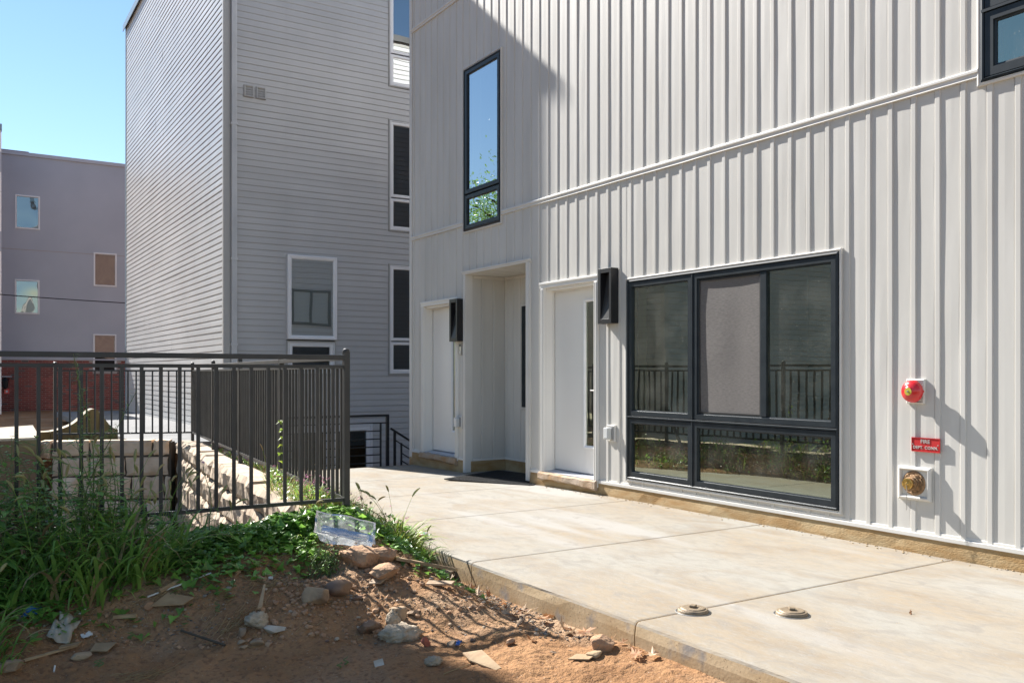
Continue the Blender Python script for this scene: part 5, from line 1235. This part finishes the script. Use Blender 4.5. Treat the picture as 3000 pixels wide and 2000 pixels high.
for i in range(8000):
    x, y = ground_pick(rr)
    if rr.random() < .3: x = 2.75+rr.random()*.17
    if rr.random() > .55+.8*float(vnoise(x*3+9, y*3)): continue
    s_ = .0015+.0065*rr.random()**2.5; z = gh(x, y)+s_*.3; sc3 = (s_*rr.uniform(.8, 1.5), s_*rr.uniform(.6, 1.1), s_*rr.uniform(.4, .9)); a = rr.uniform(0, 6.28); c_, s2 = math.cos(a), math.sin(a)
    gm.add([(x+(v[0]*c_-v[1]*s2)*sc3[0], y+(v[0]*s2+v[1]*c_)*sc3[1], z+v[2]*sc3[2]) for v in V], F_)
top(gm, 'gravel', 'gravel', (1.8, 4.3, -.1), 'fine mixed gravel strewn over the soil and along the slab foot', 'gravel', kind='stuff')
cm = MB(); V2_, F2_ = ICO[1]
for i in range(5200):
    x, y = ground_pick(rr)
    if rr.random() > .35+.9*float(vnoise(x*2.3+2, y*2.3+7)): continue
    s_ = .003+.017*rr.random()**2.6; z = gh(x, y)+s_*.2; jj_ = [rr.uniform(.6, 1.3) for _ in range(12)]
    cm.add([(x+v[0]*s_*jj_[q_ % 12], y+v[1]*s_*jj_[(q_*5) % 12], z+v[2]*s_*.75*jj_[(q_*7) % 12]) for q_, v in enumerate(V2_)], F2_)
top(cm, 'soil_crumbs', 'clod', (1.8, 4.3, -.1), 'crumbs of red-brown soil loose on the bank', 'soil crumbs', kind='stuff')
st_ = MB()
for i in range(520):
    x, y = ground_pick(rr)
    if rr.random() < .35: x, y = rr.uniform(.3, 1.7), rr.uniform(4.75, 5.05)
    a = rr.uniform(0, 6.28); L = rr.uniform(.02, .10); z = gh(x, y); pts = [Vector((x+math.cos(a+.3*k_)*L*k_/3, y+math.sin(a+.3*k_)*L*k_/3, 0)) for k_ in range(4)]
    for p in pts: p.z = gh(p.x, p.y)+.003+.006*rr.random()
    st_.tube(pts, rr.uniform(.0006, .0015), 3, cap=False)
for cx, cy in ((1.48, 4.83), (1.20, 4.60), (.75, 4.30), (.9, 4.98)):
    for i in range(34):
        a = rr.uniform(-.6, .8); L = rr.uniform(.06, .16); x = cx+rr.gauss(0, .06); y = cy+rr.gauss(0, .04); pts = [Vector((x+math.cos(a)*L*(k_/3-.5), y+math.sin(a+.4*k_)*L*(k_/3-.5), 0)) for k_ in range(4)]
        for p in pts: p.z = gh(p.x, p.y)+.004+.012*rr.random()
        st_.tube(pts, .0011, 3, cap=False)
top(st_, 'dry_straw', 'dry', (1.3, 4.6, 0), 'thin dry straw and twigs scattered over the soil', 'straw', kind='stuff')
# shaped scraps --------------------------------------------------------------
def slabpiece(name, m, pts, th, label, cat, lift=.004, tilt3=(0, 0), group=None):
    """flat polygon piece resting on the soil with real thickness"""
    cx = sum(p[0] for p in pts)/len(pts); cy = sum(p[1] for p in pts)/len(pts); z0 = max(gh(p[0], p[1]) for p in pts)*.6+gh(cx, cy)*.4+lift; mb = MB(); n = len(pts)
    lo = [(x, y, z0+(x-cx)*tilt3[0]+(y-cy)*tilt3[1]) for x, y in pts]; hi = [(x, y, z+th) for x, y, z in lo]
    mb.add(lo+hi, [tuple(reversed(range(n))), tuple(range(n, 2*n))]+[(i, (i+1) % n, n+(i+1) % n, n+i) for i in range(n)]); return top(mb, name, m, (cx, cy, z0), label, cat, group)
slabpiece('wood_scrap', 'woodchip', [(0.875, 4.869), (0.975, 4.958), (1.085, 4.859), (1.025, 4.819)], .006, 'flat diamond-shaped chip of pale board', 'wood scrap', tilt3=(.1, .3))
slabpiece('wood_scrap', 'woodchip', [(1.343, 4.588), (1.368, 4.588), (1.428, 4.729), (1.418, 4.731)], .008, 'pointed splinter leaning up behind the knobbly stone', 'wood scrap', tilt3=(.2, .5), lift=.03)
slabpiece('wood_scrap', 'woodchip', [(0.285, 4.596), (0.516, 4.716), (0.51, 4.731), (0.28, 4.616)], .008, 'long thin tan slat at the lower left', 'wood scrap')
slabpiece('wood_scrap', 'woodchip', [(0.431, 4.676), (0.516, 4.696), (0.536, 4.736), (0.446, 4.721)], .008, 'short tan board piece beyond the thin slat', 'wood scrap', lift=.012)
slabpiece('wood_scrap', 'woodchip', [(0.563, 4.652), (0.633, 4.612), (0.683, 4.672), (0.593, 4.712)], .005, 'curled brown chip near the lower left weeds', 'wood scrap', tilt3=(.1, .2))
slabpiece('wood_scrap', 'woodchip', [(0.693, 4.856), (0.793, 4.816), (0.803, 4.836), (0.703, 4.876)], .016, 'short stub of tan wood on the shaded soil', 'wood scrap')
slabpiece('wood_scrap', 'woodchip', [(2.139, 3.522), (2.169, 3.522), (2.199, 3.752), (2.119, 3.802), (2.104, 3.702)], .007, 'long pointed bark shard on the shade line', 'wood scrap', tilt3=(.2, .05))
slabpiece('wood_scrap', 'woodchip', [(2.28, 4.914), (2.3, 4.954), (2.659, 4.834), (2.63, 4.804)], .018, 'long weathered board piece pointing at the slab', 'wood scrap', lift=-.012, tilt3=(-.25, 0))
slabpiece('wood_scrap', 'litterp', [(2.014, 4.716), (2.085, 4.776), (2.155, 4.726), (2.075, 4.676)], .006, 'pale triangular chip in the striped sunlight', 'wood scrap', tilt3=(.2, .2))
slabpiece('wood_scrap', 'litterp', [(2.338, 4.633), (2.378, 4.673), (2.498, 4.573), (2.458, 4.543)], .010, 'pale splintered strip lying near the slab edge', 'wood scrap', tilt3=(.1, .1))
slabpiece('wood_scrap', 'woodchip', [(2.506, 3.458), (2.586, 3.398), (2.655, 3.438), (2.586, 3.498)], .006, 'flat pale chip in the lower sunlit soil', 'wood scrap')
slabpiece('paper_scrap', 'paper', [(1.692, 3.883), (1.737, 3.877), (1.746, 3.917), (1.702, 3.923)], .002, 'small torn white paper square in the shade', 'paper', tilt3=(.2, .4))
slabpiece('paper_scrap', 'pvc', [(1.508, 4.945), (1.528, 4.934), (1.538, 4.95), (1.518, 4.96)], .012, 'tiny silver-white wrapper bit in the hollow', 'paper')
def stick(name, m, a, b, r, label, cat, n=6):
    mb = MB(); pts = []
    for i in range(n+1):
        x = a[0]+(b[0]-a[0])*i/n; y = a[1]+(b[1]-a[1])*i/n; pts.append(Vector((x, y, 0)))
    za = gh(*a)+r*1.2; zb_ = gh(*b)+r*1.2
    for i, p in enumerate(pts): p.z = max(za+(zb_-za)*i/n, gh(p.x, p.y)+r*.5)
    mb.tube(pts, r, 8); return top(mb, name, m, tuple(pts[n//2]), label, cat)
stick('plastic_rod', 'pvc', (0.873, 4.956), (1.22, 5.05), .0048, 'thin white plastic rod lying at the edge of the weeds', 'rod')
stick('broken_stick', 'woodchip', (0.932, 4.966), (1.043, 5.032), .014, 'stub of reddish-brown branch under the white rod', 'stick')
stick('plastic_straw', 'pvc', (0.545, 4.921), (0.581, 4.958), .005, 'short white stick near the left weeds', 'rod'); stick('plastic_straw', 'pvc', (0.398, 4.529), (0.405, 4.566), .004, 'tiny upright-looking white stick at the bottom left', 'rod')
stick('root', 'bark', (0.982, 4.674), (1.139, 4.433), .006, 'thin curved root surfacing in the shaded soil', 'root'); stick('straw_stem', 'dry', (1.895, 3.576), (2.109, 3.701), .0025, 'long yellow straw stem at the bottom centre', 'straw')
# crumpled cloth / wrapper scraps
def crumple(name, m, x, y, sx, sy, h, rz, label, cat, seed, mats=None, n=9):
    mb = MB(); vs = []; c_, s_ = math.cos(rz), math.sin(rz)
    for j in range(n+1):
        for i in range(n+1):
            u = i/n-.5; v = j/n-.5; k_ = 1-.25*float(fbm(u*3+seed, v*3, seed)); px = x+(u*sx*c_-v*sy*s_)*k_; py = y+(u*sx*s_+v*sy*c_)*k_; vs.append((px, py, max(gh(px, py), 0 if px > 2.93 else -9)+.003+h*max(0, float(.45+fbm(u*5+seed*3, v*5, seed, 3)))))
    fs = [(j*(n+1)+i, j*(n+1)+i+1, (j+1)*(n+1)+i+1, (j+1)*(n+1)+i) for j in range(n) for i in range(n)]; mb.add(vs, fs)
    if mats: mb.m = [mats(i, j) for j in range(n) for i in range(n)]
    o = top(mb, name, m, (x, y, vs[0][2]), label, cat, smooth=True); s2 = o.modifiers.new('thickness', 'SOLIDIFY'); s2.thickness = .0008; return o
crumple('cloth_scrap', 'paper', 0.471, 4.826, .17, .10, .035, 1.1, 'dirty crumpled tan rag beside the left grass', 'rag', 2)
crumple('plastic_wrapper', ['paper', 'blue'], 0.321, 4.997, .12, .09, .03, .4, 'blue and clear crumpled wrapper in the left grass', 'wrapper', 5, mats=lambda i, j: 1 if j < 4 and i > 1 else 0)
crumple('blue_scrap', 'blue', 2.172, 3.933, .035, .02, .025, .5, 'small bright blue plastic scrap on the shade line', 'plastic scrap', 6)
crumple('snack_wrapper', ['white', 'green', 'orange'], 3.02, 6.06, .15, .09, .045, .3, 'crumpled white wrapper with green print on the slab edge', 'wrapper', 7, mats=lambda i, j: 1 if (4 <= i <= 5 and j < 5) else 2 if (i < 2 and j < 3) else 0)
crumple('pale_scrap', 'pvc', 0.564, 4.779, .05, .03, .02, .3, 'small white shell-like scrap in the shaded debris', 'scrap', 8, n=5)
# clear plastic tray
pl = bpy.data.materials.new('clear_plastic'); pl.use_nodes = True; nt = pl.node_tree; nt.nodes.clear(); out = N(nt, 'ShaderNodeOutputMaterial')
tr = N(nt, 'ShaderNodeBsdfTransparent'); tr.inputs[0].default_value = (.93, .95, .95, 1); gl = N(nt, 'ShaderNodeBsdfGlossy'); gl.inputs['Roughness'].default_value = .22; df = N(nt, 'ShaderNodeBsdfTranslucent'); df.inputs[0].default_value = (.75, .78, .78, 1); d2 = N(nt, 'ShaderNodeBsdfDiffuse'); d2.inputs[0].default_value = (.7, .73, .73, 1)
fr_ = N(nt, 'ShaderNodeFresnel'); fr_.inputs[0].default_value = 1.5; noi = N(nt, 'ShaderNodeTexNoise'); noi.inputs['Scale'].default_value = 11; noi.inputs['Detail'].default_value = 4; mr = N(nt, 'ShaderNodeMapRange'); mr.inputs[1].default_value = .42; mr.inputs[2].default_value = .66; mr.inputs[3].default_value = .14; mr.inputs[4].default_value = .36; nt.links.new(noi.outputs[0], mr.inputs[0])
a0 = N(nt, 'ShaderNodeMixShader'); a0.inputs[0].default_value = .5; nt.links.new(df.outputs[0], a0.inputs[1]); nt.links.new(d2.outputs[0], a0.inputs[2])
a1 = N(nt, 'ShaderNodeMixShader'); nt.links.new(mr.outputs[0], a1.inputs[0]); nt.links.new(tr.outputs[0], a1.inputs[1]); nt.links.new(a0.outputs[0], a1.inputs[2]); a2 = N(nt, 'ShaderNodeMixShader'); nt.links.new(fr_.outputs[0], a2.inputs[0]); nt.links.new(a1.outputs[0], a2.inputs[1]); nt.links.new(gl.outputs[0], a2.inputs[2]); nt.links.new(a2.outputs[0], out.inputs[0])
t = thing('plastic_tray', (2.076, 5.219, gh(2.076, 5.219)), 'crumpled clear plastic tray tipped on the vines below the corner post', 'plastic tray')
w_, d_, h_ = .36, .22, .065; sgm = 12
def tray_pt(u, v, lvl):   # lvl 0 floor .. 1 rim ..
    k_ = .80+.16*lvl; x = u*w_*k_; y = v*d_*k_; z = lvl*h_*(1+.22*(v > 0)); nn = .010*float(fbm(u*4+lvl*1, v*4, lvl*2+3, 2)); a = -.42; X = x*math.cos(a)-y*math.sin(a); Y = x*math.sin(a)+y*math.cos(a); return Vector((2.076+X+nn, 5.219+Y+nn, gh(2.076, 5.219)+.035+z+nn+Y*.42-X*.08))
per = [(-.5+i/sgm, -.5) for i in range(sgm)]+[(.5, -.5+i/8) for i in range(8)]+[(.5-i/sgm, .5) for i in range(sgm)]+[(-.5, .5-i/8) for i in range(8)]
mb = MB(); rings = [[tray_pt(u*s_, v*s_, 0) for u, v in per] for s_ in (.35, .75)]+[[tray_pt(u, v, l_) for u, v in per] for l_ in (.0, .2, .45, .7, .95)]+[[tray_pt(u*1.07, v*1.1, .97) for u, v in per], [tray_pt(u*1.08, v*1.11, .88) for u, v in per]]
n = len(per); vs = [p for r in rings for p in r]; fs = [(i*n+k_, i*n+(k_+1) % n, (i+1)*n+(k_+1) % n, (i+1)*n+k_) for i in range(len(rings)-1) for k_ in range(n)]; fs.append(tuple(reversed(range(n)))); mb.add(vs, fs); mb.build('tray_shell', pl, t)
# dead leaves along the foot of the slab
def deadleaf_mesh(seed):
    rr_ = random.Random(seed); n = 14; vs = [(0, 0, .06)]; 
    for i in range(n):
        a = 2*math.pi*i/n; r = (.55 if i % 2 else 1.0)*rr_.uniform(.75, 1.1)*(1.15 if abs(math.cos(a)) > .7 else .8); vs.append((r*math.cos(a), r*.75*math.sin(a), .45*r*rr_.uniform(.1, 1.0)*abs(math.sin(a*1.0+seed))))
    mb = MB(); mb.add(vs, [(0, 1+i, 1+(i+1) % n) for i in range(n)]); mb.tube([(-1.0, 0, .05), (-1.5, .1, .02)], .03, 4); return mb
lp = []
for i in range(6): lp.append(deadleaf_mesh(i).build('dead_leaf', 'litter' if i % 2 else 'litterp', None))
LV = [(2.86, 5.28), (2.83, 4.98), (2.80, 4.83), (2.74, 4.78), (2.86, 4.72), (2.82, 4.55), (2.87, 4.40), (2.84, 4.36), (2.80, 4.28), (2.72, 4.24), (2.68, 4.30), (2.82, 4.12), (2.76, 4.06), (2.66, 4.14), (2.86, 4.00), (2.83, 3.90), (2.80, 3.84), (2.87, 3.80), (2.84, 3.72), (2.88, 3.50), (2.86, 3.42), (2.84, 3.34), (2.87, 3.26), (2.80, 3.30), (2.60, 4.02), (2.50, 3.78), (2.88, 3.60), (2.89, 4.85), (2.55, 4.5), (2.9, 4.2)]
rr = random.Random(41)
for i, (x, y) in enumerate(LV):
    o = lp[i] if i < 6 else lp[i % 6].copy()
    if i >= 6: COL.objects.link(o)
    s_ = rr.uniform(.032, .060); o.scale = (s_, s_, s_*rr.uniform(.6, 1.3)); o.rotation_euler = (rr.gauss(0, .4), rr.gauss(0, .4), rr.uniform(0, 6.28)); o.location = (x, y, gh(x, y)+s_*.35)
    settags(o, 'curled dry brown leaf lying along the foot of the slab', 'dead leaf', 'dead leaves along the slab foot')
rr = random.Random(77)
for i in range(16):
    x = 2.15+.65*rr.random(); y = 3.45+1.15*rr.random()
    if x < 2.2+.25*(y-3.4)*0: continue
    o = lp[(i*2) % 6].copy(); COL.objects.link(o); s_ = rr.uniform(.012, .026); o.scale = (s_, s_*.8, s_*.5); o.rotation_euler = (rr.gauss(0, .25), rr.gauss(0, .25), rr.uniform(0, 6.28)); o.location = (x, y, gh(x, y)+s_*.15)
    settags(o, 'small dry leaf scrap lying on the sunlit soil', 'dead leaf', 'leaf scraps on the sunlit soil')
o = lp[1].copy(); COL.objects.link(o); o.scale = (.022, .018, .02); o.location = (4.23, 2.80, .006); settags(o, 'lone dry leaf fragment out on the pale slab at lower right', 'dead leaf'); 
if 'group' in o: del o['group']
# crumbs along the wall foot
cr = MB(); V, F_ = ICO[1]
for i in range(210):
    y = rr.uniform(2.0, 8.4); x = 5.70-.05*abs(rr.gauss(0, 1)); s_ = rr.uniform(.002, .009); cr.add([(x+v[0]*s_, y+v[1]*s_, sz(y)+s_*.4+v[2]*s_*.6) for v in V], F_)
for i in range(110):
    y = rr.uniform(1.5, 9); x = rr.uniform(3.1, 5.6); s_ = rr.uniform(.0015, .004); cr.add([(x+v[0]*s_, y+v[1]*s_, sz(y)+v[2]*s_*.6) for v in V], F_)
top(cr, 'mortar_crumbs', 'slabside', (5.6, 5, 0), 'mortar crumbs along the foot of the wall', 'crumbs', kind='stuff')
# leaning black tool behind the receding railing
t = thing('leaning_tool', (2.95, 9.3, .1), 'short black tool handle leaning behind the receding railing', 'tool'); mb = MB(); mb.obox((2.72, 9.6, .72), (2.90, 9.1, .18), .03, .04); mb.build('handle', 'blackpaint', t)
